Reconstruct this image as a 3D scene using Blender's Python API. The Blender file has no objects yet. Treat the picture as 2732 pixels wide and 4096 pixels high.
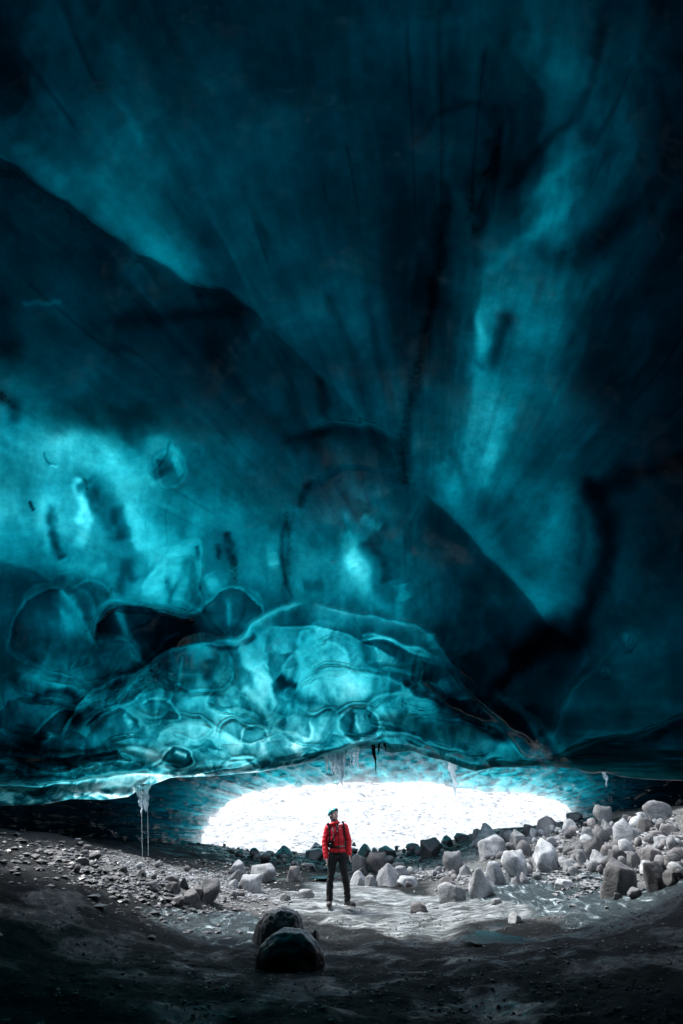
import bpy, bmesh, math, random
import numpy as np
from mathutils import Vector, Matrix
random.seed(7)
S = bpy.context.scene
COL = S.collection
rad = math.radians

# ------------------------------------------------------------------ camera
F_PX = 569.0                      # 20 mm lens on a 24 x 36 mm portrait frame, in 683 x 1024 pixels
PITCH = rad(29.05)
CAM = np.array([0.0, 0.0, 1.5])
cd = bpy.data.cameras.new('camera'); cam = bpy.data.objects.new('camera', cd); COL.objects.link(cam)
cd.sensor_fit = 'VERTICAL'; cd.sensor_height = 36.0; cd.lens = 20.0
cd.clip_start = 0.05; cd.clip_end = 2000
cam.location = CAM; cam.rotation_euler = (rad(90) + PITCH, 0, 0)
S.camera = cam

# ------------------------------------------------------------------ light
SUN_EL, SUN_AZ = rad(58), rad(-60)          # high on the left beyond the walker; overcast
w = bpy.data.worlds.new('World'); S.world = w; w.use_nodes = True
nt = w.node_tree; nt.nodes.clear()
wo = nt.nodes.new('ShaderNodeOutputWorld'); bg = nt.nodes.new('ShaderNodeBackground')
sky = nt.nodes.new('ShaderNodeTexSky'); sky.sky_type = 'NISHITA'; sky.sun_disc = False
sky.sun_elevation = SUN_EL; sky.sun_rotation = SUN_AZ; sky.air_density = 1.2; sky.dust_density = 2.0
bg.inputs['Strength'].default_value = 0.13
ov = nt.nodes.new('ShaderNodeHueSaturation'); ov.inputs['Saturation'].default_value = .6     # overcast: whiter than a clear sky
nt.links.new(sky.outputs[0], ov.inputs['Color']); nt.links.new(ov.outputs[0], bg.inputs[0]); nt.links.new(bg.outputs[0], wo.inputs[0])
sd = bpy.data.lights.new('sun', 'SUN'); sun = bpy.data.objects.new('sun', sd); COL.objects.link(sun)
sd.energy = 1.5; sd.angle = rad(14); sd.color = (1.0, 0.995, 0.985)
sun.rotation_euler = Vector((math.sin(SUN_AZ) * math.cos(SUN_EL), math.cos(SUN_AZ) * math.cos(SUN_EL), math.sin(SUN_EL))).to_track_quat('Z', 'Y').to_euler()
S.view_settings.view_transform = 'Standard'; S.view_settings.look = 'None'
S.view_settings.exposure = 1.9; S.view_settings.gamma = 1.0
S.render.engine = 'CYCLES'
cy = S.cycles
cy.use_denoising = True; cy.max_bounces = 10; cy.diffuse_bounces = 4; cy.glossy_bounces = 4
cy.transmission_bounces = 8; cy.transparent_max_bounces = 8; cy.sample_clamp_indirect = 6.0
cy.caustics_reflective = True; cy.caustics_refractive = True; cy.blur_glossy = 0.5

# ------------------------------------------------------------------ maths helpers
CP, SP = math.cos(PITCH), math.sin(PITCH)
def rays(u, v):
    u = np.asarray(u, float); v = np.asarray(v, float)
    xc = (u - 341.5) / F_PX; yc = (512 - v) / F_PX
    d = np.stack([xc, CP - yc * SP, SP + yc * CP], -1)
    return d / np.linalg.norm(d, axis=-1, keepdims=True)
def at_y(u, v, Y):                # the point on the line of sight at a world distance Y
    d = rays(u, v); return CAM + d * (np.asarray(Y, float) / d[..., 1])[..., None]
def pix(P):
    q = np.asarray(P, float) - CAM
    f = q[..., 1] * CP + q[..., 2] * SP; up = -q[..., 1] * SP + q[..., 2] * CP
    return 341.5 + F_PX * q[..., 0] / f, 512 - F_PX * up / f
def h2(ix, iy, s):
    n = (ix.astype(np.int64) * 374761393 + iy.astype(np.int64) * 668265263 + s * 1442695041) & 0x7fffffff
    n = (n ^ (n >> 13)) * 1274126177 & 0x7fffffff
    return ((n ^ (n >> 16)) & 0xffff) / 65535.0
def vnoise(x, y, s=0):            # smooth value noise, -1..1
    x = np.asarray(x, float); y = np.asarray(y, float)
    ix = np.floor(x); iy = np.floor(y); fx = x - ix; fy = y - iy
    fx = fx * fx * fx * (fx * (fx * 6 - 15) + 10); fy = fy * fy * fy * (fy * (fy * 6 - 15) + 10)
    ix = ix.astype(np.int64); iy = iy.astype(np.int64)
    a = h2(ix, iy, s); b = h2(ix + 1, iy, s); c = h2(ix, iy + 1, s); d = h2(ix + 1, iy + 1, s)
    return 2 * ((a * (1 - fx) + b * fx) * (1 - fy) + (c * (1 - fx) + d * fx) * fy) - 1
def fbm(x, y, o=4, s=0, g=0.5):
    r = 0; a = 1; t = 0
    for k in range(o):
        r = r + a * vnoise(x * 2 ** k + 17.3 * k, y * 2 ** k - 9.1 * k, s + k); t += a; a *= g
    return r / t
def sstep(a, b, x):
    t = np.clip((np.asarray(x, float) - a) / (b - a), 0, 1); return t * t * (3 - 2 * t)
def worley(x, y, s=0, jit=0.9, ident=False):   # F1, F2
    ix = np.floor(x).astype(np.int64); iy = np.floor(y).astype(np.int64)
    f1 = np.full(x.shape, 9.0); f2 = np.full(x.shape, 9.0); cid = np.zeros(x.shape); ox = np.zeros(x.shape)
    for dx in (-1, 0, 1):
        for dy in (-1, 0, 1):
            cx = ix + dx; cy_ = iy + dy
            px = cx + .5 + jit * (h2(cx, cy_, s) - .5); py = cy_ + .5 + jit * (h2(cx, cy_, s + 5) - .5)
            d = np.hypot(x - px, y - py)
            nr = d < f1; f2 = np.minimum(f2, np.maximum(f1, d)); f1 = np.minimum(f1, d)
            if ident: cid = np.where(nr, h2(cx, cy_, s + 9), cid); ox = np.where(nr, x - px, ox)
    return (f1, f2, cid, ox) if ident else (f1, f2)
def poly_dist(u, v, pts):         # signed distance to a polyline (positive on its right, walking along it in picture axes)
    best = np.full(u.shape, 1e9); sg = np.ones(u.shape); tt = np.zeros(u.shape); n = len(pts) - 1
    for k in range(n):
        ax, ay = pts[k][:2]; bx, by = pts[k + 1][:2]
        ex, ey = bx - ax, by - ay; L = ex * ex + ey * ey + 1e-9
        t = np.clip(((u - ax) * ex + (v - ay) * ey) / L, 0, 1)
        d = np.hypot(u - ax - t * ex, v - ay - t * ey); c = ex * (v - ay) - ey * (u - ax)
        m = d < best - 1e-6
        best = np.where(m, d, best); sg = np.where(m, np.sign(c + 1e-9), sg); tt = np.where(m, (k + t) / n, tt)
    return best * sg, tt
def smooth_poly(pts, n=6):        # Catmull-Rom through the points
    p = [np.array(q, float) for q in pts]; p = [2 * p[0] - p[1]] + p + [2 * p[-1] - p[-2]]; out = []
    for i in range(1, len(p) - 2):
        for k in range(n):
            t = k / n; a, b, c, d = p[i - 1:i + 3]
            out.append(.5 * ((2 * b) + (c - a) * t + (2 * a - 5 * b + 4 * c - d) * t * t + (3 * b - a - 3 * c + d) * t ** 3))
    out.append(p[-2]); return out
def grid_faces(n, m, off=0, flip=False, wrap=False):
    i = np.arange(n - 1)[:, None] * m; j = np.arange(m if wrap else m - 1)[None, :]
    j2 = (j + 1) % m
    f = np.stack([i + j, i + j2, i + m + j2, i + m + j], -1).reshape(-1, 4) + off
    return f[:, ::-1] if flip else f
def np_mesh(name, verts, faces, smooth=True, attrs=None):
    me = bpy.data.meshes.new(name); faces = np.asarray(faces, np.int32)
    me.vertices.add(len(verts)); me.vertices.foreach_set('co', np.asarray(verts, np.float32).ravel())
    k = faces.shape[1]
    me.loops.add(faces.size); me.loops.foreach_set('vertex_index', faces.ravel())
    me.polygons.add(len(faces)); me.polygons.foreach_set('loop_start', np.arange(0, faces.size, k, dtype=np.int32))
    me.polygons.foreach_set('use_smooth', np.full(len(faces), smooth))
    me.update(calc_edges=True)
    for a, vals in (attrs or {}).items():
        at = me.attributes.new(a, 'FLOAT', 'POINT'); at.data.foreach_set('value', np.asarray(vals, np.float32).ravel())
    me.validate(); return me
def link(name, me, mat=None, parent=None, loc=None):
    o = bpy.data.objects.new(name, me); COL.objects.link(o)
    if mat is not None and me is not None and not me.materials: me.materials.append(mat)
    if parent is not None: o.parent = parent
    if loc is not None: o.location = loc
    return o
def tag(o, label=None, cat=None, group=None, kind=None):
    for k, x in (('label', label), ('category', cat), ('group', group), ('kind', kind)):
        if x: o[k] = x
    return o

# ------------------------------------------------------------------ materials
class NT:
    def __init__(s, name):
        s.m = bpy.data.materials.new(name); s.m.use_nodes = True; s.t = s.m.node_tree; s.t.nodes.clear()
        s.out = s.t.nodes.new('ShaderNodeOutputMaterial')
    def n(s, ty, **kw):
        nd = s.t.nodes.new('ShaderNode' + ty)
        for k, v in kw.items():
            if k in nd.inputs.keys(): pass
            else: setattr(nd, k, v)
        return nd
    def set(s, nd, **kw):
        for k, v in kw.items(): nd.inputs[k.replace('_', ' ')].default_value = v
        return nd
    def l(s, a, b): s.t.links.new(a, b)
    def attr(s, name): a = s.n('Attribute'); a.attribute_name = name; return a.outputs['Fac']
    def noise(s, scale, detail=5, rough=.55, vec=None, dist=0):
        a = s.n('TexNoise'); s.set(a, Scale=scale, Detail=detail, Roughness=rough, Distortion=dist)
        s.l(vec if vec is not None else s.geo(), a.inputs['Vector']); return a.outputs['Fac']
    def geo(s): return s.n('NewGeometry').outputs['Position']
    def obj(s): return s.n('TexCoord').outputs['Object']
    def ramp(s, fac, stops):
        r = s.n('ValToRGB'); e = r.color_ramp.elements
        while len(e) < len(stops): e.new(.5)
        for el, (p, c) in zip(e, stops): el.position = p; el.color = (*c, 1) if len(c) == 3 else c
        s.l(fac, r.inputs[0]); return r.outputs[0]
    def math(s, op, a, b=0.0, c=None):
        m = s.n('Math', operation=op)
        for i, x in enumerate((a, b) if c is None else (a, b, c)):
            if isinstance(x, (int, float)): m.inputs[i].default_value = x
            else: s.l(x, m.inputs[i])
        return m.outputs[0]
    def mix(s, f, a, b):
        m = s.n('Mix', data_type='RGBA')
        for i, x in ((0, f), (6, a), (7, b)):
            if isinstance(x, (int, float)): m.inputs[i].default_value = x
            elif isinstance(x, tuple): m.inputs[i].default_value = (*x, 1)
            else: s.l(x, m.inputs[i])
        return m.outputs[2]
    def bump(s, h, strength=.5, dist=.02, normal=None):
        b = s.n('Bump'); s.set(b, Strength=strength, Distance=dist); s.l(h, b.inputs['Height'])
        if normal is not None: s.l(normal, b.inputs['Normal'])
        return b.outputs[0]
    def scaled(s, v, sc):
        m = s.n('Mapping'); m.inputs['Scale'].default_value = sc; s.l(v, m.inputs['Vector']); return m.outputs[0]

DENS = 7.0; ABS = (1.0, 0.315, 0.281)     # absorption per metre = DENS * ABS
def ice_material(name, rough=.1, bump_scale=3.0, bump_amt=.3, ior=1.14, snow=.82, clean=0.5, dens=DENS):
    s = NT(name)
    g = s.n('BsdfRefraction'); s.set(g, IOR=ior, Roughness=rough * .5); cl = s.attr('painted_tone'); cl = s.math('ADD', cl, s.math('MULTIPLY', s.math('SUBTRACT', s.noise(7, 8, .72), .5), 1.1)); cl = s.math('MAXIMUM', cl, 0.0); cc = s.n('CombineColor')  # tint carries painted highlights and dark tones, plus random cloudiness
    for k_ in range(3): s.l(s.math('POWER', 2.71828, s.math('MULTIPLY', cl, -ABS[k_] / ABS[1] * (.75 if k_ == 0 else 1))), cc.inputs[k_])
    s.l(cc.outputs[0], g.inputs['Color']); gl = s.n('BsdfGlossy'); s.l(s.math('ADD', s.attr('soft'), rough), gl.inputs['Roughness']); fr = s.n('Fresnel'); s.set(fr, IOR=1.33)
    b1 = s.noise(bump_scale, 6, .6, dist=.6); b2 = s.noise(bump_scale * 9, 4, .6)
    hh = s.math('ADD', b1, s.math('MULTIPLY', b2, .16))
    bn = s.bump(hh, bump_amt, .12); s.l(bn, g.inputs['Normal']); s.l(bn, gl.inputs['Normal']); s.l(bn, fr.inputs['Normal'])
    mg = s.n('MixShader'); s.l(fr.outputs[0], mg.inputs[0]); s.l(g.outputs[0], mg.inputs[1]); s.l(gl.outputs[0], mg.inputs[2])
    tr = s.n('BsdfTranslucent'); n1 = s.noise(.9, 4, .5, dist=.4); n2 = s.noise(5, 3, .5)
    k = s.math('MULTIPLY', n1, s.math('ADD', s.math('MULTIPLY', n2, .6), .7))
    c = s.ramp(k, [(.30, (snow * clean,) * 3), (.62, (snow,) * 3)])
    s.l(c, tr.inputs['Color'])
    dirt = s.n('BsdfDiffuse'); s.set(dirt, Color=(.012, .014, .014, 1))
    silt = s.attr('silt')
    sp = s.ramp(s.noise(16, 5, .7), [(.42, (0, 0, 0)), (.6, (1, 1, 1))])
    sf = s.math('MULTIPLY', silt, s.math('ADD', s.math('MULTIPLY', sp, .8), .25)); sf = s.math('MINIMUM', sf, 1.0)
    m0 = s.n('MixShader'); s.l(sf, m0.inputs[0]); s.l(mg.outputs[0], m0.inputs[1]); s.l(dirt.outputs[0], m0.inputs[2])
    m1 = s.n('MixShader'); s.l(s.attr('outer'), m1.inputs[0]); s.l(m0.outputs[0], m1.inputs[1]); s.l(tr.outputs[0], m1.inputs[2])
    s.l(m1.outputs[0], s.out.inputs['Surface'])
    va = s.n('VolumeAbsorption'); s.set(va, Color=(1 - ABS[0], 1 - ABS[1], 1 - ABS[2], 1), Density=dens)
    s.l(va.outputs[0], s.out.inputs['Volume'])
    return s.m

# ------------------------------------------------------------------ the near ice vault
LIP = [(-400, 980), (-150, 850), (-60, 812), (0, 806), (41, 805), (72, 799), (104, 800), (128, 797), (139, 790), (152, 785), (170, 778),
       (218, 776), (261, 772), (305, 764), (322, 759), (341, 757), (358, 749), (381, 748), (391, 753), (413, 751), (428, 757),
       (446, 761), (463, 768), (476, 771), (494, 767.5), (516, 767.5), (537, 766), (546, 766), (577, 769), (592, 774), (603, 772),
       (622, 777), (646, 779.5), (683, 781), (740, 795), (860, 850), (1100, 980)]
def lip_v(u):
    a = np.array(LIP, float); r = np.interp(u, a[:, 0], a[:, 1])
    return np.where(u < -400, 980 + (-400 - u) * .75, np.where(u > 1100, 980 + (u - 1100) * .75, r))
def ellip(d, a=11.0, b=12.3, c=6.6):
    return 1 / np.sqrt((d[..., 0] / a) ** 2 + (d[..., 1] / b) ** 2 + (d[..., 2] / c) ** 2)

# how thick the glacier is over each part of the vault, as the light that comes through it
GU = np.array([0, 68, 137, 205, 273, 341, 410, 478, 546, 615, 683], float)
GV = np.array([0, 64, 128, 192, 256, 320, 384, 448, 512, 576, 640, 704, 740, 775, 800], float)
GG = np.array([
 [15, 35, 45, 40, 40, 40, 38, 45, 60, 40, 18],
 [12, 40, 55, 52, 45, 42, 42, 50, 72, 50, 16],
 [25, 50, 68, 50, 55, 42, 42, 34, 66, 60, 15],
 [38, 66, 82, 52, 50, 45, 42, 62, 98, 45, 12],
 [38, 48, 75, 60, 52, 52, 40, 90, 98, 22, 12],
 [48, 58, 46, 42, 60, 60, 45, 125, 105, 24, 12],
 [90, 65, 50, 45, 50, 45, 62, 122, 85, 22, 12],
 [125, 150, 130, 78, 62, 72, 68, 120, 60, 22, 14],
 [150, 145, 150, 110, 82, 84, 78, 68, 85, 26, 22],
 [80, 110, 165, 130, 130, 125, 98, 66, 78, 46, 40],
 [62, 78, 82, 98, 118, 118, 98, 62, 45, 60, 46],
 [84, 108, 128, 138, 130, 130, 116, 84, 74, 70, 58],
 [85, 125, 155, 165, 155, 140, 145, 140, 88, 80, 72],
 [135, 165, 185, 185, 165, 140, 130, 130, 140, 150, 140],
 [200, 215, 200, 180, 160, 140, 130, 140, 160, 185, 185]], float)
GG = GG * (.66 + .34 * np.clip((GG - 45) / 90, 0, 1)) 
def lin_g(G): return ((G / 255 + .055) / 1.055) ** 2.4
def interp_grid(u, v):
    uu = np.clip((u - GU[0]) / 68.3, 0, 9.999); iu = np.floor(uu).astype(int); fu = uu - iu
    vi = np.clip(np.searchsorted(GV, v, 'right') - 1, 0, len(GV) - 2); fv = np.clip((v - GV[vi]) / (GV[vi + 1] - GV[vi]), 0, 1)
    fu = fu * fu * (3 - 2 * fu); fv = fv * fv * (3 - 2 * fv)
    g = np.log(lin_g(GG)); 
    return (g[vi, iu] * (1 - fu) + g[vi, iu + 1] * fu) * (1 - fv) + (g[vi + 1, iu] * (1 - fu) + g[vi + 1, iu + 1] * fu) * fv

# hanging edges: points, side that hangs nearer (+1 = right of the walking direction in the picture), drop (m), how far it fades (px), edge width (px)
RIDGES = [
 ([(-60, 130), (0, 161), (40, 187), (78, 213), (130, 245), (190, 279), (235, 309), (270, 332)], +1, .42, 90, 3.0),
 ([(255, 322), (290, 350), (318, 376), (350, 414), (384, 460), (408, 484)], +1, .14, 60, 4),
 ([(295, 500), (318, 484), (345, 477), (378, 478), (408, 488), (430, 498)], +1, .10, 40, 6),
 ([(425, 494), (445, 506), (464, 524), (486, 552), (515, 584), (540, 612), (572, 642), (592, 657)], +1, .36, 70, 2.5),
 ([(175, 444), (172, 440), (168, 452), (160, 466), (152, 478)], -1, .12, 14, 2),
 ([(96, 642), (96, 626), (104, 612), (117, 604), (135, 606), (160, 614), (188, 617), (200, 612)], +1, .45, 60, 2.5),
 ([(200, 612), (203, 598), (200, 580), (197, 556)], -1, .25, 26, 3),
 ([(80, 708), (110, 690), (140, 670), (170, 652), (205, 641), (243, 636), (262, 620), (310, 604)], -1, .55, 60, 2.5),
 ([(310, 606), (345, 614), (384, 623), (412, 628), (440, 650), (462, 672), (480, 690)], +1, -.2, 60, 3),
 ([(363, 641), (375, 638), (405, 648), (440, 660)], +1, -.3, 30, 2),
 ([(408, 683), (430, 690), (452, 705), (480, 718), (500, 726), (505, 735), (520, 752), (540, 764)], -1, .7, 70, 2.5),
 ([(60, 735), (75, 712), (92, 700), (120, 684), (160, 662)], +1, .3, 30, 2.5),
 ([(450, 664), (470, 690), (500, 720), (530, 742), (543, 760)], -1, .30, 30, 6),
 ([(-60, 782), (30, 782), (80, 778), (130, 775), (170, 776), (175, 779)], -1, .35, 60, 2.5),
 ([(-60, 762), (0, 763), (50, 765), (80, 762), (110, 758), (150, 762)], -1, .25, 24, 2.5),
 ([(545, 760), (580, 744), (620, 742), (683, 722), (760, 700)], +1, .25, 60, 5),
 ([(-40, 545), (0, 560), (45, 580), (60, 574), (90, 590), (104, 612)], +1, .14, 70, 5),
 ([(300, 430), (325, 426), (355, 428), (385, 440), (405, 456)], +1, .12, 50, 4),
 ([(280, 432), (320, 428), (360, 432), (400, 455)], +1, .18, 40, 5),
]
# melt bowls: centre, half axes, turn (deg), depth (m), rim (m)
BOWLS = [
 (167, 465, 20, 22, -20, .14, .02), (178, 580, 26, 38, 14, .18, .04), (232, 612, 30, 24, -10, .26, .05),
 (60, 640, 46, 60, 8, .3, .05), (122, 640, 30, 42, -8, .3, .06), (165, 640, 34, 22, -20, .3, .08),
 (45, 690, 44, 20, 12, .35, .12), (40, 722, 40, 18, 5, .3, .1), (100, 668, 30, 16, -30, .2, .06),
 (155, 700, 24, 18, -30, .35, .12), (175, 670, 18, 16, 0, .3, .1), (112, 738, 34, 22, -24, .35, .12),
 (205, 670, 28, 30, 10, .35, .06), (258, 680, 24, 48, -14, .35, .1), (283, 655, 18, 32, 0, .3, .1),
 (262, 735, 14, 8, -8, .18, .07), (176, 757, 17, 12, 0, .35, .15), (140, 752, 30, 16, 24, .35, .12),
 (222, 722, 40, 24, 22, .35, .1), (250, 745, 30, 20, 30, .3, .1), (295, 742, 34, 18, -24, .3, .08),
 (215, 765, 22, 8, -6, .22, .08), (190, 728, 20, 12, 20, .2, .08), (232, 705, 22, 10, 10, .2, .08),
 (325, 640, 14, 14, 0, .3, .1), (335, 662, 30, 20, -20, .35, .1), (345, 695, 44, 26, -6, .4, .1),
 (362, 726, 24, 21, 0, .4, .16), (402, 712, 36, 20, -4, .35, .12), (310, 730, 24, 18, -10, .25, .1),
 (390, 660, 30, 14, 20, .3, .1), (425, 700, 18, 12, 20, .15, .05), (455, 735, 50, 18, 14, .3, .05),
 (400, 750, 26, 8, 14, .2, .08), (430, 755, 16, 8, 10, .2, .08), (470, 762, 26, 8, 14, .22, .08), (350, 742, 20, 6, -14, .15, .05),
 (499, 340, 14, 28, 8, .16, .02), (495, 330, 34, 48, 0, .25, .0), (625, 640, 9, 12, 20, .25, .1), (605, 672, 6, 5, 0, .2, .1),
 (380, 560, 60, 60, 0, .35, .0), (290, 560, 50, 70, 0, .25, .0), (80, 540, 60, 50, 0, .4, .0), (40, 440, 70, 60, 20, .3, 0),
 (160, 260, 60, 120, -30, .3, 0), (560, 120, 60, 110, 20, .4, 0), (620, 250, 60, 90, 30, .4, 0), (620, 560, 60, 120, 0, .35, 0),
]
# streaks and patches painted darker (+) or brighter (-) in the ice tint: points, half width px, tint change in optical depth, softness
TONE_STREAKS = [
 ([(183, 262), (160, 232), (125, 190), (95, 120)], 20, -.35), ([(186, 272), (150, 243), (105, 213)], 9, -.75), ([(60, 180), (20, 150)], 8, -.5),
 ([(470, 180), (478, 215), (476, 260)], 9, .7), ([(445, 190), (440, 230), (436, 280), (420, 360), (408, 420), (404, 480)], 7, 1.0),
 ([(490, 145), (494, 165), (486, 200), (478, 230)], 6, .9), ([(415, 140), (440, 115), (470, 103), (492, 112), (496, 135)], 5, .6),
 ([(548, 250), (570, 262), (590, 250), (612, 232), (645, 205), (683, 150)], 14, .9), ([(600, 30), (590, 80), (580, 110), (545, 145), (510, 185)], 6, .9),
 ([(683, 60), (650, 150), (610, 215), (585, 240)], 14, .6), ([(580, 190), (560, 215), (520, 245), (490, 270)], 6, -.7), ([(590, 150), (560, 170), (525, 200)], 5, -.5),
 ([(592, 490), (606, 520), (607, 560), (590, 600), (577, 640)], 12, 2.4), ([(600, 490), (625, 480), (660, 468), (683, 460)], 11, 1.6), ([(577, 505), (582, 560)], 5, .6),
 ([(525, 655), (545, 640), (555, 632)], 15, 2.2), ([(490, 690), (505, 675), (520, 660)], 8, 1.1),
 ([(560, 330), (600, 400), (640, 470), (683, 520)], 60, .3),
 ([(0, 395), (10, 402), (14, 415)], 7, 1.5), ([(50, 515), (56, 535), (58, 575), (72, 590)], 6, .4), ([(82, 482), (95, 500), (112, 520), (125, 540), (130, 560)], 14, .6),
 ([(88, 478), (84, 500), (86, 520), (78, 545)], 5, -1.1), ([(130, 575), (128, 560), (118, 590)], 5, 1.0), ([(45, 500), (52, 530), (62, 570), (80, 590)], 9, -.5),
 ([(105, 420), (120, 470), (140, 520), (160, 560)], 10, -.7), ([(0, 385), (40, 420), (90, 450), (130, 480)], 26, -.45),
 ([(175, 450), (182, 470)], 4, -1.3), ([(155, 477), (165, 470)], 4, .6), ([(160, 455), (168, 470)], 6, .8), ([(152, 478), (156, 484)], 5, -1.0),
 ([(165, 540), (180, 560), (195, 545), (192, 520)], 16, -.4), ([(150, 590), (165, 570), (190, 548)], 5, -1.2), ([(180, 570), (184, 600)], 5, -.8), ([(170, 600), (178, 580)], 4, .6),
 ([(270, 550), (278, 566)], 6, -.5), ([(284, 520), (288, 560), (286, 600)], 6, .25), ([(316, 378), (322, 395), (328, 415)], 6, 1.2),
 ([(352, 545), (360, 575), (370, 600), (385, 610)], 9, -.8), ([(345, 500), (370, 520), (395, 560)], 10, .4), ([(400, 620), (402, 600)], 5, -.8), ([(210, 340), (250, 400), (290, 440)], 10, .5),
 ([(120, 322), (190, 315), (240, 312)], 8, .9), ([(25, 300), (55, 302)], 3, -.9), ([(0, 300), (10, 340), (4, 380)], 12, .7), ([(0, 590), (30, 585), (45, 590)], 20, .8),
 ([(440, 470), (455, 500), (470, 525), (490, 548), (520, 580), (545, 605)], 7, -.7), ([(400, 450), (440, 560), (500, 640)], 26, .45), ([(452, 455), (462, 480)], 6, .5),
 ([(440, 330), (445, 400), (440, 460)], 14, -.3), ([(500, 320), (502, 340), (499, 362)], 10, 1.3), ([(474, 318), (472, 345), (482, 366)], 4, .6), ([(480, 320), (482, 350)], 5, -.5), ([(505, 318), (500, 350)], 9, .9),
 ([(230, 640), (250, 660), (262, 700)], 5, -.9), ([(245, 690), (270, 720)], 4, -1.2), ([(310, 640), (300, 655), (306, 675)], 4, -1.0), ([(270, 690), (285, 690), (310, 700)], 5, 1.0),
 ([(345, 680), (362, 690)], 8, -1.0), ([(370, 640), (395, 650), (410, 665)], 8, .9), ([(430, 690), (470, 715), (498, 724)], 7, 1.4), ([(60, 745), (100, 752)], 10, .7), ([(40, 745), (20, 720)], 14, .7),
 ([(75, 720), (74, 712)], 6, 1.6), ([(130, 655), (150, 645)], 8, -.7), ([(120, 660), (105, 672), (85, 690)], 12, -.6), ([(60, 610), (68, 628)], 4, -1.0), ([(118, 612), (126, 640), (138, 655)], 5, -.9),
 ([(280, 330), (300, 420), (340, 470)], 8, .5), ([(330, 300), (360, 380), (380, 440)], 6, .6), ([(365, 300), (385, 380), (395, 440)], 6, .6), ([(400, 180), (395, 300), (405, 400)], 12, .4),
]
SILT = [ ([(477, 235), (470, 200), (490, 165), (496, 150)], 5, .8), ([(449, 205), (442, 240), (434, 290), (422, 350), (408, 410), (402, 470), (410, 485)], 6, .6),
 ([(286, 515), (289, 550), (284, 590)], 3, .55), ([(530, 655), (550, 640)], 16, .35), ([(500, 685), (515, 672), (530, 664)], 5, .9), ([(600, 590), (578, 632)], 6, .5),
 ([(0, 395), (12, 405)], 5, .9), ([(84, 480), (88, 488)], 3, 1.), ([(56, 535), (60, 560)], 3, .4), ([(88, 585), (105, 595), (112, 592)], 3, .7), ([(318, 385), (324, 400)], 5, .5), ([(470, 695), (490, 718)], 4, .7),
 ([(72, 716), (78, 722)], 7, .9), ([(232, 560), (234, 580)], 4, .8), ([(225, 650), (222, 690)], 5, .45), ([(360, 500), (372, 515), (380, 540)], 4, .45), ([(395, 460), (404, 470)], 8, .5), ([(585, 520), (600, 560)], 5, .3) ]
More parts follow.
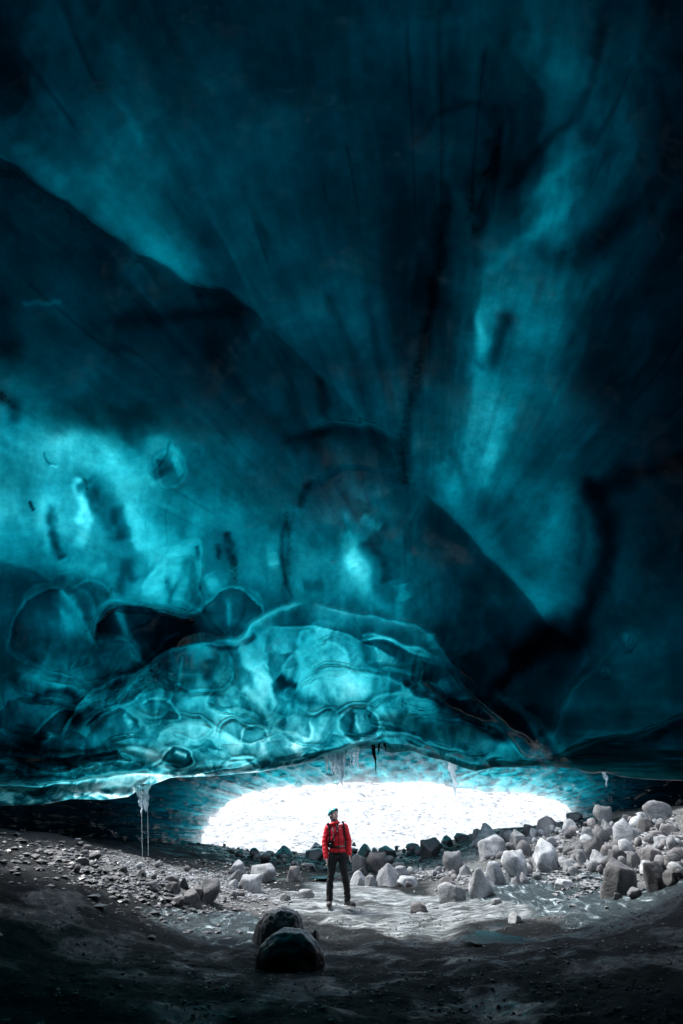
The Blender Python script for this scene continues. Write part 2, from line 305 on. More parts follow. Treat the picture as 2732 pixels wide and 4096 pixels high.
# melted folds, mostly painted tone with bright edge highlights and a dark side: points (on a 0.287 px raster from (0, 400)), edge width, edge brightness, dark side, how dark, fade
FOLD_TONES = [
 ([(500, 690), (505, 640), (560, 570), (620, 505), (690, 485), (703, 540), (690, 640), (705, 700), (690, 740), (640, 752), (590, 737), (540, 720), (500, 718)], 1.5, .9, 1, -.55, 26),
 ([(325, 850), (335, 800), (350, 765), (372, 735), (410, 714), (445, 716), (500, 714), (560, 736), (640, 757), (700, 760)], 1.3, .5, 1, 1.0, 34),
 ([(408, 722), (428, 770), (458, 850), (492, 918)], 3.6, 1.2, -1, .4, 8), ([(492, 918), (530, 885), (580, 832), (645, 800)], 4.5, .7, -1, .5, 16),
 ([(200, 1190), (240, 1120), (290, 1045), (400, 975), (500, 935), (560, 885), (640, 857), (700, 852), (820, 852)], 1.6, .7, -1, .9, 20),
 ([(540, 985), (470, 1040), (380, 1085), (310, 1140)], 1.6, .8, 1, .5, 22), ([(520, 940), (518, 985), (495, 1000), (450, 965)], 2, .9, 1, -.5, 12),
 ([(700, 755), (712, 715), (745, 688), (800, 655), (862, 668), (900, 708), (915, 745)], 1.4, .6, 1, .9, 22), ([(790, 690), (800, 740), (795, 790)], 3, .8, 1, .3, 10),
 ([(815, 856), (850, 822), (905, 772), (965, 735), (1070, 710)], 4.0, .7, 1, .7, 9), ([(700, 852), (820, 860), (900, 820)], 3, -1.0, 1, .4, 6),
 ([(838, 845), (848, 890), (860, 930), (905, 950), (938, 1020), (960, 1090)], 3.4, 1.2, 1, .3, 14), ([(890, 935), (930, 965), (950, 1040)], 1.8, 1.0, 1, .3, 8), ([(905, 925), (920, 912), (935, 940)], 1.5, .8, 1, .2, 5),
 ([(965, 958), (1010, 900), (1060, 862), (1130, 845), (1190, 862), (1212, 930), (1180, 950), (1120, 950), (1060, 988), (1040, 998)], 1.4, .8, 1, -.3, 24), ([(960, 965), (1000, 990), (1040, 1000)], 3.5, -1.3, 1, .4, 8),
 ([(1062, 795), (1046, 840), (1050, 880), (1072, 885), (1092, 835)], 1.6, .9, -1, -.4, 8), ([(1075, 800), (1070, 850)], 2.2, 1.0, 1, 0, 5),
 ([(1250, 836), (1330, 830), (1420, 868), (1510, 905)], 1.5, .9, 1, .6, 26), ([(930, 797), (1060, 790), (1180, 808), (1280, 850), (1390, 915)], 1.3, .4, -1, .7, 26),
 ([(1040, 1002), (1100, 962), (1200, 945), (1300, 960), (1385, 985), (1440, 1030)], 1.4, .9, 1, -.35, 22), ([(1270, 1062), (1330, 1030), (1420, 1025), (1480, 1045), (1550, 1062)], 1.3, .8, 1, -.2, 18),
 ([(1195, 1170), (1183, 1130), (1188, 1100), (1225, 1070), (1270, 1065), (1310, 1098), (1326, 1140), (1290, 1180), (1230, 1190), (1195, 1170)], 1.4, .9, 1, .6, 12), ([(1235, 1085), (1240, 1130), (1260, 1165)], 2, .9, 1, 0, 6), ([(1225, 1080), (1220, 1160)], 2.5, -.9, 1, 0, 6),
 ([(1400, 975), (1450, 1008), (1510, 1040), (1600, 1085), (1700, 1150), (1800, 1200)], 5, -1.3, 1, .3, 14), ([(1395, 980), (1410, 1015), (1440, 990)], 2, 1.2, 1, 0, 5),
 ([(590, 1308), (800, 1300), (980, 1285), (1100, 1250), (1200, 1215), (1270, 1180), (1340, 1160), (1440, 1175), (1580, 1218), (1640, 1235)], 1.6, 1.0, -1, .4, 12),
 ([(390, 1242), (440, 1215), (520, 1220), (562, 1258), (602, 1282)], 1.3, .9, 1, -.7, 18), ([(556, 1272), (568, 1228), (610, 1205), (658, 1222), (671, 1268), (620, 1281), (556, 1272)], 1.4, .9, 1, .9, 16), ([(600, 1222), (650, 1240)], 2.2, 1.4, 1, 0, 4),
 ([(560, 1150), (640, 1120), (730, 1130), (800, 1172), (862, 1192)], 1.4, .8, 1, -.7, 26), ([(838, 1190), (848, 1150), (880, 1136), (922, 1150), (932, 1182), (880, 1196), (838, 1190)], 1.3, .9, 1, .5, 10), ([(765, 1282), (820, 1250), (882, 1254), (905, 1282)], 1.2, .8, 1, -.4, 10),
 ([(488, 1062), (530, 1040), (582, 1050), (612, 1082), (622, 1112), (560, 1117)], 1.3, .8, 1, .7, 16), ([(290, 1142), (340, 1092), (420, 1070), (472, 1100), (495, 1146)], 1.3, .8, 1, .6, 22), ([(430, 1090), (465, 1140)], 3, 1.1, 1, 0, 6),
 ([(740, 1010), (720, 1060), (760, 1090), (840, 1080), (900, 1110)], 1.6, 1.0, 1, -.4, 16), ([(985, 1100), (960, 1140), (1020, 1160), (1060, 1180), (1090, 1170), (1075, 1110)], 1.5, 1.1, 1, -.3, 14), ([(1020, 1200), (1060, 1235)], 4, 1.1, 1, 0, 8),
 ([(45, 952), (110, 948), (180, 988), (232, 1002)], 7, .8, 1, .4, 8), ([(105, 1052), (170, 1022), (240, 1018), (272, 1050)], 4, -1.0, 1, 0, 8), ([(100, 1180), (190, 1090), (260, 1080)], 1.5, .6, 1, .6, 30),
 ([(133, 1232), (158, 1190), (182, 1155)], 4.5, 1.5, -1, .5, 16), ([(0, 1232), (180, 1246), (340, 1228), (430, 1215)], 2, .6, 1, .8, 14), ([(0, 1328), (200, 1332), (380, 1302), (560, 1290)], 1.6, .7, -1, .7, 10), ([(0, 1270), (150, 1290), (300, 1285), (380, 1240)], 1.4, .6, 1, -.3, 14),
 ([(240, 662), (300, 630), (360, 640), (402, 682)], 2, .4, 1, .6, 16), ([(215, 655), (246, 686), (266, 722), (300, 790)], 3.5, 1.0, -1, .7, 26), ([(330, 850), (300, 790), (262, 722)], 2, .5, 1, .5, 20), ([(20, 880), (60, 740), (160, 660), (215, 655)], 2, .3, 1, .7, 50),
 ([(945, 530), (955, 580)], 5, .7, 1, 0, 5), ([(1222, 520), (1240, 585)], 4, 1.1, 1, 0, 6), ([(1262, 400), (1330, 450)], 6, .8, 1, 0, 6), ([(1190, 380), (1215, 470), (1225, 560), (1300, 620)], 8, .7, 1, .3, 14), ([(1400, 640), (1415, 700)], 6, .8, 1, 0, 6), ([(1500, 815), (1508, 870)], 5, .9, 1, 0, 6), ([(1130, 640), (1050, 650)], 7, -.5, 1, 0, 8),
 ([(1000, 400), (985, 480), (986, 560), (1000, 640), (1022, 700)], 2.4, -.9, 1, 0, 5), ([(1270, 480), (1330, 560), (1360, 640)], 9, -.8, 1, 0, 6), ([(1090, 270), (1060, 330), (1040, 380)], 4, -1.1, 1, 0, 6), ([(795, 450), (800, 520), (825, 580)], 4, -1.3, 1, 0, 6), ([(760, 500), (772, 560)], 2.5, -1.0, 1, 0, 5),
 ([(280, 262), (268, 310), (294, 372), (270, 440)], 4.5, 1.2, -1, .3, 8), ([(290, 270), (330, 330), (400, 420), (430, 500)], 12, -.8, 1, 0, 6), ([(185, 350), (180, 450), (200, 520), (225, 560)], 5, -1.2, 1, 0, 5), ([(240, 560), (300, 590), (380, 580)], 5, .7, 1, 0, 8), ([(440, 360), (470, 430), (480, 500), (560, 520)], 7, .8, 1, 0, 8),
 ([(150, 180), (165, 215), (205, 228)], 1.2, -.9, 1, 0, 4), ([(175, 225), (205, 230)], 1.2, 1.0, 1, 0, 4), ([(95, 350), (118, 390)], 1.6, -1.4, 1, 0, 4), ([(540, 255), (545, 200), (590, 168), (625, 190), (650, 260), (620, 300), (560, 300), (540, 255)], 1.4, .5, 1, -.2, 10), ([(596, 172), (610, 220), (632, 268)], 2.6, 1.5, 1, 0, 6), ([(560, 200), (545, 240), (560, 275)], 5, -.7, 1, 0, 6),
 ([(620, 520), (612, 600), (600, 660)], 3, .8, 1, 0, 5), ([(655, 560), (645, 640), (660, 700)], 2.6, .7, 1, 0, 5), ([(590, 560), (575, 640)], 2.4, -.6, 1, 0, 5), ([(680, 500), (695, 560)], 2.4, -1.2, 1, 0, 4), ([(725, 600), (760, 680)], 6, .9, 1, 0, 6),
 ([(640, 880), (632, 960), (610, 1020)], 2.2, .8, -1, .4, 10), ([(560, 900), (600, 960), (590, 1010)], 10, -.5, 1, 0, 8), ([(720, 900), (735, 980), (740, 1040)], 8, -.8, 1, 0, 8), ([(1000, 880), (1010, 940)], 9, -.6, 1, 0, 8),
 ([(1740, 1030), (1850, 1120), (1895, 1240), (1930, 1290)], 3, 1.3, -1, .3, 10), ([(1820, 1080), (1900, 1150), (1990, 1260), (2010, 1305)], 4, 1.3, -1, .3, 10), ([(1660, 990), (1740, 1030), (1830, 1085)], 6, .5, 1, 0, 10),
]
def vault_fields(u, v):
    R = np.zeros(u.shape); Q = np.zeros(u.shape); thin = np.zeros(u.shape); step = np.zeros(u.shape)   # relief towards the inside of the cave, metres
    for pts, side, H, fade, ew in RIDGES:
        pts = smooth_poly(pts, 5); 
        d, t = poly_dist(u + 2.2 * vnoise(u / 17, v / 17, 3) + 7 * vnoise(u / 62, v / 62, 5), v + 2.2 * vnoise(u / 15, v / 15, 4) + 7 * vnoise(u / 58, v / 58, 6), pts); d = d * side
        ends = sstep(0, .12, t) * sstep(1, .85, t)
        dp = np.maximum(d, 0); prof = np.where(d > 0, (.8 + .2 * (1 - np.exp(-dp / 4))) * np.exp(-(dp / fade) ** 1.5), .8 * np.exp(-(d / (ew * .45)) ** 2))
        step = step + np.sign(H) * min(1, .2 + abs(H) * 1.8) * ends * np.where(d > 0, .55 * np.exp(-dp / (fade * .5)), -.55 * np.exp(d / 34) * sstep(0, -1.5, d))  # tone step painted along the edge, dark near side against bright far side
        Q = Q + H * prof * ends; thin = np.maximum(thin, min(1, abs(H) * 2) * .5 * ends * np.exp(-((d - 1) / 2) ** 2))  # thin: bright highlight line painted along the edge
    bt = np.zeros(u.shape); wu = u + 4 * vnoise(u / 28, v / 28, 31); wv = v + 4 * vnoise(u / 28, v / 28, 32)
    RB = np.zeros(u.shape); rb = random.Random(5); small = []
    def cells(sx, sy, sd, amp):       # cusped melt cups: cells that meet in thin raised edges
        ur, vr = u + .35 * v, v - .22 * u
        f1, f2, cid, ox = worley(ur / sx + .55 * fbm(u / sx * .8, v / sy * .8, 2, sd), vr / sy + .55 * fbm(u / sx * .8 + 7, v / sy * .8, 2, sd + 1), sd, .95, True)
        e = f2 - f1; rel = amp * (.6 * f1 ** 1.5 - .2) + amp * .15 * np.exp(-(e / .14) ** 2)
        tn = .9 * vnoise(u / 42, v / 34, sd + 7) + (cid - .5) * 1.3 + 1.5 * fbm(ox * 3.6 + cid * 40 + .5 * vnoise(u / 7, v / 12, sd), vr / (sy * 2.2) + cid * 9, 3, sd + 2, .6) + .45 * np.sign(cid - .6) * f1 - .75 * np.exp(-(e / .055) ** 2)  # tone varies per cup, with bright highlight lines painted where cups meet
        return rel, tn
    left = sstep(330, 150, u)
    zone_ = sstep(620 - 0 * u, 665, v + .16 * (u - 250) * (u < 250) - .0) * sstep(40, -10, u - 330 - (v - 600) * 1.35)
    ra, ta = cells(38, 23, 61, .13); rc, tc = cells(22, 9, 65, .07); rd_, td = cells(66, 48, 69, .18)
    w3 = sstep(725, 755, v + 6 * vnoise(u / 30, v / 30, 66)); up_ = sstep(690, 650, v) * left
    rel = ra * (1 - w3) + rc * w3; tn = ta * (1 - w3) + tc * w3
    rel = rel * (1 - up_) + rd_ * up_; tn = tn * (1 - up_) + td * up_
    RB += rel * zone_ * .7; bt += tn * zone_ * .6
    for cx, cy_, a, b, rot, D, rim in BOWLS:
        pd = max(a, b) + 10; k = (wu > cx - pd) & (wu < cx + pd) & (wv > cy_ - pd) & (wv < cy_ + pd)
        c, s_ = math.cos(rad(rot)), math.sin(rad(rot)); du = wu[k] - cx; dv = wv[k] - cy_
        r = np.hypot((du * c + dv * s_) / a, (-du * s_ + dv * c) / b)
        aa = np.arctan2(dv, du); r = r * (1 + .16 * vnoise(aa * 1.3 + cx, 0 * aa + cy_, 3) + .10 * np.clip(dv / b, -1, 1))
        if rim <= .03: RB[k] -= D * .8 * np.clip(1 - r * r, 0, 1) ** 1.5; continue
        px = (r - 1) * min(a, b); ins = sstep(1.2, -.8, px) * .75; q = random.Random(int(cx * 7 + cy_)); fan = np.arctan2(du, (b * 1.3) - dv)
        local = -D * 1.1 * np.clip(1 - r * r, 0, 1) ** .8 + .02
        RB[k] = RB[k] * (1 - ins) + local * ins + .008 * np.exp(-((px - .5) / 1.6) ** 2)
        tone = q.uniform(-.5, .5) + 1.3 * fbm(fan * 4 + cx, r * .6 + cy_, 3, int(cx), .6) + .35 * np.clip((r - .55) / .45, 0, 1) * np.sign(q.random() - .4)
        bt[k] = bt[k] * (1 - ins) + tone * ins * .6 - .15 * np.exp(-((px + .3) / 1.5) ** 2)  # bowl tone with a faint bright rim highlight painted in
    R = R + RB
    # general swell, radial flow lines and melt scallops that get finer towards the lip
    low = sstep(560, 700, v) * sstep(560, 500, u) * 0
    R += .5 * fbm(u / 150, v / 150, 3, 50) + .10 * fbm(u / 45, v / 45, 3, 60)
    f1, f2 = worley(u / 40 + .5 * vnoise(u / 30, v / 30, 8), v / 27 + .5 * vnoise(u / 30, v / 30, 9), 11)
    R += low * .14 * (f1 ** 1.6 - .4)
    f1, f2 = worley(u / 14 + .4 * vnoise(u / 12, v / 12, 18), v / 9 + .4 * vnoise(u / 12, v / 12, 19), 12)
    m_ = sstep(690, 740, v) * sstep(620, 520, u) * 0; R += m_ * .03 * (f1 ** 1.5 - .4); ct = -m_ * .2 * np.exp(-((f2 - f1) / .12) ** 2)
    strip = sstep(778, 788, v) * sstep(190, 150, u)
    R += strip * .08 * (f1 - .4); r5, t5 = cells(26, 8, 95, .10); R += strip * r5; bt += strip * t5 * .8
    rr = sstep(735, 765, v) * sstep(520, 600, u)
    R += rr * .12 * fbm(u / 60, v / 5, 3, 91)
    th = np.arctan2(u - 425, 640 - v); rd = np.hypot(u - 425, v - 640)
    up = sstep(600, 430, v)
    R += up * .10 * fbm(th * 9, rd / 170, 4, 70)
    # optical depth
    tau = -interp_grid(u + 8 * vnoise(u / 40, v / 40, 21), v + 8 * vnoise(u / 40, v / 40, 22))
    hfs = np.zeros(u.shape); wu2 = u + 5 * fbm(u / 20, v / 20, 2, 41); wv2 = v + 5 * fbm(u / 20, v / 20, 2, 43)
    for pts, wd, a in TONE_STREAKS:
        x_ = [p[0] for p in pts]; y_ = [p[1] for p in pts]; pd = 3 * wd + 8
        k = (u > min(x_) - pd) & (u < max(x_) + pd) & (v > min(y_) - pd) & (v < max(y_) + pd)
        d, t = poly_dist(wu2[k], wv2[k], smooth_poly(pts, 4) if len(pts) > 2 else pts)
        hfs[k] += a * np.exp(-(d / wd) ** 2)
    for pts, wd, am, side, da, fd in FOLD_TONES:
        pts = [(x * .287, 400 + y * .287) for x, y in pts]; x_ = [p[0] for p in pts]; y_ = [p[1] for p in pts]; pd = max(3 * wd, 2.5 * fd) + 6
        k = (u > min(x_) - pd) & (u < max(x_) + pd) & (v > min(y_) - pd) & (v < max(y_) + pd)
        d, t = poly_dist(u[k] + 1.6 * vnoise(u[k] / 13, v[k] / 13, 51) + .8 * vnoise(u[k] / 4, v[k] / 4, 52), v[k] + 1.6 * vnoise(u[k] / 13, v[k] / 13, 53), smooth_poly(pts, 5) if len(pts) > 2 else pts); d = d * side
        closed = pts[0] == pts[-1]; en = 1.0 if closed else sstep(0, .10, t) * sstep(1, .90, t)
        ln = np.exp(-(d / wd) ** 2) * (1 + .5 * vnoise(u[k] / 6, v[k] / 6, 54))
        hfs[k] += en * (-1.25 * am * ln + (1.5 * da * np.exp(-np.maximum(d, 0) / fd * 1.6) * sstep(0, 1.5, d) if da else 0))
        if wd < 2.7 and am > 0: R[k] += .05 * en * np.exp(-(d / (wd + .8)) ** 2)
    lipd = lip_v(u) - v
    hf = step - thin - .9 * sstep(520, 580, u) * np.exp(-((lipd - 3) / 4) ** 2) + sstep(540, 600, u) * sstep(700, 740, v) * .7 * fbm(u / 50, v / 4, 3, 98) + up * .22 * fbm(th * 60, rd / 60, 3, 79) + .32 * fbm(u / 8, v / 15, 3, 81) * sstep(330, 470, v) * sstep(560, 480, u) + up * .6 * np.exp(-(fbm(th * 16, rd / 300, 2, 83) / .07) ** 2) * sstep(.0, .35, vnoise(u / 60, v / 90, 84)) + .35 * np.exp(-(fbm(u / 26, v / 90, 2, 85) / .05) ** 2) * sstep(480, 520, v) * sstep(640, 560, v) * sstep(.0, .4, vnoise(u / 50, v / 50, 86)) + up * .42 * fbm(th * 14, rd / 170, 4, 75, .42) + .28 * fbm(u / 32, v / 36, 3, 77, .45)  # bright rim painted along the right lip, plus random ice mottling
    hf = hf + bt + ct + sstep(520, 640, v) * .30 * fbm(u / 20, v / 24, 3, 78, .4)
    silt = np.zeros(u.shape)
    for pts, wd, a in SILT:
        x_ = [p[0] for p in pts]; y_ = [p[1] for p in pts]; pd = 3 * wd + 8
        k = (u > min(x_) - pd) & (u < max(x_) + pd) & (v > min(y_) - pd) & (v < max(y_) + pd)
        d, t = poly_dist(u[k] + 3 * fbm(u[k] / 9, v[k] / 9, 2, 45), v[k] + 3 * fbm(u[k] / 9, v[k] / 9, 2, 46), smooth_poly(pts, 4) if len(pts) > 2 else pts)
        silt[k] = np.maximum(silt[k], a * np.exp(-(d / wd) ** 2))
    hh = (hf + hfs) * (1 + .45 * sstep(560, 640, v) * sstep(560, 500, u)); hh += .5 * sstep(600, 660, v) * sstep(540, 470, u) * np.clip(fbm(u / 7 + vnoise(u / 20, v / 20, 90), v / 9, 3, 91, .6), -1, 1)
    return R, Q, tau, silt, hh
def nonuni(a, b, step, far_lo, far_hi):
    m = list(np.arange(a, b + step, step)); s_ = step; lo = []; x = m[0]
    while x > far_lo: s_ *= 1.25; x -= s_; lo.append(x)
    s_ = step; hi = []; x = m[-1]
    while x < far_hi: s_ *= 1.25; x += s_; hi.append(x)
    return np.array(lo[::-1] + m + hi)
SRC = 2.2                                     # light behind the ice at this exposure
def build_vault():
    us = nonuni(-30, 713, 1.35, -2600, 3200); vt = nonuni(-30, 700, 1.35, -1500, 0); vt = vt[vt <= 700]
    nlow = 72; k = np.linspace(0, 1, nlow + 1)[1:] ** .92
    U, V0 = np.meshgrid(us, vt); lv = lip_v(us)
    Vl = 700 + (lv[None, :] + 0 - 700) * k[:, None]; V = np.vstack([V0, Vl]); U = np.vstack([U, np.repeat(us[None], nlow, 0)])
    d = rays(U, V); base = ellip(d)
    inframe = sstep(-300, -60, U) * sstep(983, 743, U) * sstep(-300, -60, V)
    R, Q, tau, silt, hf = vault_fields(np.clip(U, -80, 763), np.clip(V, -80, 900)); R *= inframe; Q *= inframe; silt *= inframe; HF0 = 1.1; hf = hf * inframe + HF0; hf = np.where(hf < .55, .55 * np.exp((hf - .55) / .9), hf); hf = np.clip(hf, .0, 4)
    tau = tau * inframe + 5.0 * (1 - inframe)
    lipf = np.clip((lv[None, :] - V) / 10.0, 0, 1)             # round the hanging lip
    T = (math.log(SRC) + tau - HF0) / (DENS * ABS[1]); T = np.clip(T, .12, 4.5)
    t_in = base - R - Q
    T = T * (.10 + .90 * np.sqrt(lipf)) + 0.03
    t_in = t_in + .10 * (1 - np.sqrt(lipf)) * (T > 0)
    R2 = R * .15
    t_out = np.maximum(base - R2 * 0 + T - .0, t_in + .06)
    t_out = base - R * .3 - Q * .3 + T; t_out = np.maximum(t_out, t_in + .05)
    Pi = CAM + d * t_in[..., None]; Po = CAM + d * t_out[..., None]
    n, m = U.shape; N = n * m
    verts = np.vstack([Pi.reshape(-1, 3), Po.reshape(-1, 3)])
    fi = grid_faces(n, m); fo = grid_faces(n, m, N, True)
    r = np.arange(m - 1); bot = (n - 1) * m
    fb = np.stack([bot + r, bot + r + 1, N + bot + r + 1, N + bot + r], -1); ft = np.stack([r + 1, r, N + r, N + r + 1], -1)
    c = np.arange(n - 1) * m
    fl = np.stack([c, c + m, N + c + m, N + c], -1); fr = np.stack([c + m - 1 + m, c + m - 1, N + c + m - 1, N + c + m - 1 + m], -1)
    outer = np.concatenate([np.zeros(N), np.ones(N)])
    me = np_mesh('ice_vault', verts, np.vstack([fi, fo, fb, ft, fl, fr])[:, ::-1], True, {'outer': outer, 'silt': np.concatenate([silt.ravel(), silt.ravel() * 0]), 'painted_tone': np.concatenate([hf.ravel(), hf.ravel() * 0]), 'soft': np.tile((.26 * sstep(690, 420, V) + .02 * (U > 560)).ravel(), 2)})
    return me
vault_me = build_vault()
ICE = ice_material('glacier_ice', .04, 1.2, .18, clean=.62)
vault = link('ice_vault', vault_me, ICE)
tag(vault, kind='structure')

# ------------------------------------------------------------------ the far tunnel of ice, open to the moraine outside
ARCH = [(190, 905), (194, 870), (199, 845), (205, 828), (214, 815), (228, 803), (245, 795), (270, 789), (300, 786), (330, 784.5), (358, 783), (403, 783.5),
        (432, 782), (456, 788), (500, 792), (528, 793), (548, 797), (566, 806), (574, 818), (580, 840), (584, 870), (588, 905)]
RING = [(-420, 1060), (-410, 930), (-380, 850), (-330, 780), (-250, 740), (-150, 722), (-40, 716), (60, 716), (160, 718), (240, 720), (310, 722), (341, 722),
        (400, 722), (470, 722), (560, 722), (640, 720), (740, 716), (850, 722), (950, 745), (1020, 800), (1060, 880), (1080, 1060)]
def build_tunnel():
    a = np.array(smooth_poly(ARCH, 16)); b = np.array(smooth_poly(RING, 16)); m = len(a)
    arc = np.r_[0, np.cumsum(np.hypot(*np.diff(a * .6 + b * .4, axis=0).T))]; L = np.linspace(0, arc[-1], 760)
    a = np.stack([np.interp(L, arc, a[:, i]) + (2.4 if i else 3.2) * fbm(L / 13 + 40 * i, L * 0, 3, 27) for i in (0, 1)], -1); b = np.stack([np.interp(L, arc, b[:, i]) for i in (0, 1)], -1)
    n = 190; s = np.linspace(0, 1, n)[:, None] ** 1.7
    U = a[None, :, 0] * (1 - s) + b[None, :, 0] * s; V = a[None, :, 1] * (1 - s) + b[None, :, 1] * s
    yr = (21.5 - np.where(b[:, 0] < 341, 9.5 * sstep(120, 420, 341 - b[:, 0]), 7.5 * sstep(80, 600, b[:, 0] - 341)))[None, :]
    Y = 30 + (yr - 30) * s ** .55
    d = rays(U, V); t = Y / d[..., 1]
    side = sstep(300, 560, abs(U - 341) + 0 * V)
    wu = U + 3 * vnoise(U / 9, V / 5, 8); wv = V + 1.5 * vnoise(U / 9, V / 5, 9)
    f1, _ = worley(wu / 8.0, wv / 3.8, 21); g1, _ = worley(wu / 17.0, wv / 8.0, 22)
    R = .20 * (f1 ** 1.3) + .22 * g1 ** 1.4 + .25 * fbm(U / 60, V / 30, 3, 23)
    edge = sstep(0, .03, s)
    t = t - R * edge
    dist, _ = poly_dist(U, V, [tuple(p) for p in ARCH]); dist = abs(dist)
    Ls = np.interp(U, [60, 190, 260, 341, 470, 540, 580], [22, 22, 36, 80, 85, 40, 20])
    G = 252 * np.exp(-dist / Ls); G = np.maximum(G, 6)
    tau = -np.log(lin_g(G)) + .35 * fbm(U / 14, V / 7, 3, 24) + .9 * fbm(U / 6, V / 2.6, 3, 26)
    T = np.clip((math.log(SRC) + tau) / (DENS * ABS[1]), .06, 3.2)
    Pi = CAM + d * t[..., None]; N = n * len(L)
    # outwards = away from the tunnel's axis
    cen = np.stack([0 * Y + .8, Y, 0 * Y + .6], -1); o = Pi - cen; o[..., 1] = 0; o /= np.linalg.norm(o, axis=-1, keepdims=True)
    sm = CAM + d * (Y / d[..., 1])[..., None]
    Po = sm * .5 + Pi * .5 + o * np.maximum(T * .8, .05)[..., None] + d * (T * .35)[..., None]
    M = len(L); verts = np.vstack([Pi.reshape(-1, 3), Po.reshape(-1, 3)])
    fi = grid_faces(n, M); fo = grid_faces(n, M, N, True); r = np.arange(M - 1); c = np.arange(n - 1) * M; bot = (n - 1) * M
    fb = np.stack([bot + r, bot + r + 1, N + bot + r + 1, N + bot + r], -1); ft = np.stack([r + 1, r, N + r, N + r + 1], -1)
    fl = np.stack([c, c + M, N + c + M, N + c], -1); fr = np.stack([c + 2 * M - 1, c + M - 1, N + c + M - 1, N + c + 2 * M - 1], -1)
    F = np.vstack([fi, fo, fb, ft, fl, fr])
    outer = np.r_[np.zeros(N), np.ones(N)]
    return np_mesh('ice_tunnel', verts, F, True, {'outer': outer, 'silt': outer * 0})
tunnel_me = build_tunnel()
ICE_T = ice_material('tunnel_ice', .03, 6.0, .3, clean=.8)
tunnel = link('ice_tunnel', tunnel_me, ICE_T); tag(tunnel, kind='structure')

# the rear of the cave, behind the camera: thick dark ice
def build_rear():
    al = np.radians(np.linspace(70, 180, 40))[:, None]; ph = np.radians(np.linspace(0, 360, 72, endpoint=False))[None, :]
    Fv = np.array([0, CP, SP]); Uv = np.array([0, -SP, CP]); Rv = np.array([1., 0, 0])
    d = np.cos(al)[..., None] * Fv + np.sin(al)[..., None] * (np.cos(ph)[..., None] * Rv + np.sin(ph)[..., None] * Uv)
    e = 1 / np.sqrt((d[..., 0] / 12.6) ** 2 + (d[..., 1] / np.where(d[..., 1] > 0, 14.2, 9)) ** 2 + (d[..., 2] / 8.0) ** 2)
    e = e * (1 + .05 * fbm(ph * 2 + al * 0, al * 3 + ph * 0, 3, 5))
    P = CAM + d * e[..., None]
    return np_mesh('cave_rear_wall', P.reshape(-1, 3), grid_faces(40, 72, 0, False, True), True)
s_ = NT('dark_ice'); p_ = s_.n('BsdfPrincipled'); s_.set(p_, Base_Color=(.01, .03, .035, 1), Roughness=.35)
s_.l(s_.bump(s_.noise(1.5), .4, .1), p_.inputs['Normal']); s_.l(p_.outputs[0], s_.out.inputs[0]); DARK_ICE = s_.m
rear = link('cave_rear_wall', build_rear(), DARK_ICE); tag(rear, kind='structure')

# ------------------------------------------------------------------ ground
CTRL_PIX = [  # pixel u, v and world distance Y: points on the ground seen in the photograph
 (337, 909, 14.6), (337, 1024, 6.4), (100, 1024, 6.0), (600, 1024, 6.2), (240, 960, 9.4), (420, 960, 9.6), (500, 935, 11.4), (450, 905, 14.8),
 (0, 838, 12.5), (65, 844, 14.5), (120, 854, 16.0), (175, 866, 17.2), (200, 872, 17.6), (120, 885, 12.6), (60, 900, 10.0), (0, 940, 7.8), (200, 905, 13.4), (240, 900, 14.6),
 (160, 940, 10.2), (250, 882, 17.6), (300, 880, 18.4), (300, 858, 24), (380, 885, 17.8), (380, 858, 24), (250, 856, 27), (340, 853, 28), (430, 850, 26), (215, 846, 29),
 (480, 830, 27), (470, 858, 21), (455, 890, 16.2), (500, 885, 15.6), (520, 862, 18), (550, 825, 23), (600, 815, 20.5), (683, 806, 16.5), (660, 840, 15.2), (600, 848, 17.2),
 (560, 870, 16), (626, 893, 13.0), (683, 878, 12.0), (560, 900, 13.6), (520, 918, 12.8), (600, 930, 10.4), (683, 940, 8.6), (683, 1010, 6.0)]
cp = np.array(CTRL_PIX, float); CP3 = at_y(cp[:, 0], cp[:, 1], cp[:, 2])
extra = np.array([(-12, 10, 1.9), (-12, 18, 1.6), (-12, 26, 1.4), (12, 10, 2.2), (12, 18, 2.1), (12, 26, 1.2), (-8, 2, .9), (8, 2, .9), (0, 2, .0), (-10, 33, .6), (10, 33, .6), (0, 34, .3), (4, 31, .5), (7, 30, .8), (-5, 31, .4), (0, -4, .3)], float)
CTRL = np.vstack([CP3, extra])
def _tps(r2): return np.where(r2 > 1e-9, r2 * np.log(r2 + 1e-12), 0)
_n = len(CTRL); _K = _tps(((CTRL[:, None, :2] - CTRL[None, :, :2]) ** 2).sum(-1)) + np.eye(_n) * 1.2
_P = np.c_[np.ones(_n), CTRL[:, :2]]; _A = np.block([[_K, _P], [_P.T, np.zeros((3, 3))]]); _w = np.linalg.solve(_A, np.r_[CTRL[:, 2], 0, 0, 0])
def ground_z(x, y, detail=True):
    x = np.asarray(x, float); y = np.asarray(y, float)
    xc = np.clip(x, -13, 13); yc = np.clip(y, -5, 35); sh = xc.shape; q = np.stack([xc.ravel(), yc.ravel()], -1); z = np.zeros(len(q))
    for i in range(0, len(q), 20000):
        qq = q[i:i + 20000]; z[i:i + 20000] = _tps(((qq[:, None] - CTRL[None, :, :2]) ** 2).sum(-1)) @ _w[:_n] + np.c_[np.ones(len(qq)), qq] @ _w[_n:]
    z = z.reshape(sh)
    if detail:
        z = z + .10 * fbm(x / 2.2, y / 2.2, 3, 301) + .055 * fbm(x / .55, y / .8, 3, 305) + .022 * fbm(x / .16, y / .2, 3, 307)
        # ridges of wet ice running through the dark foreground
        z = z + .05 * np.abs(fbm(x / 1.3 + y * .3, y / .6 - x * .2, 3, 309)) * sstep(15, 11, y)
    return z
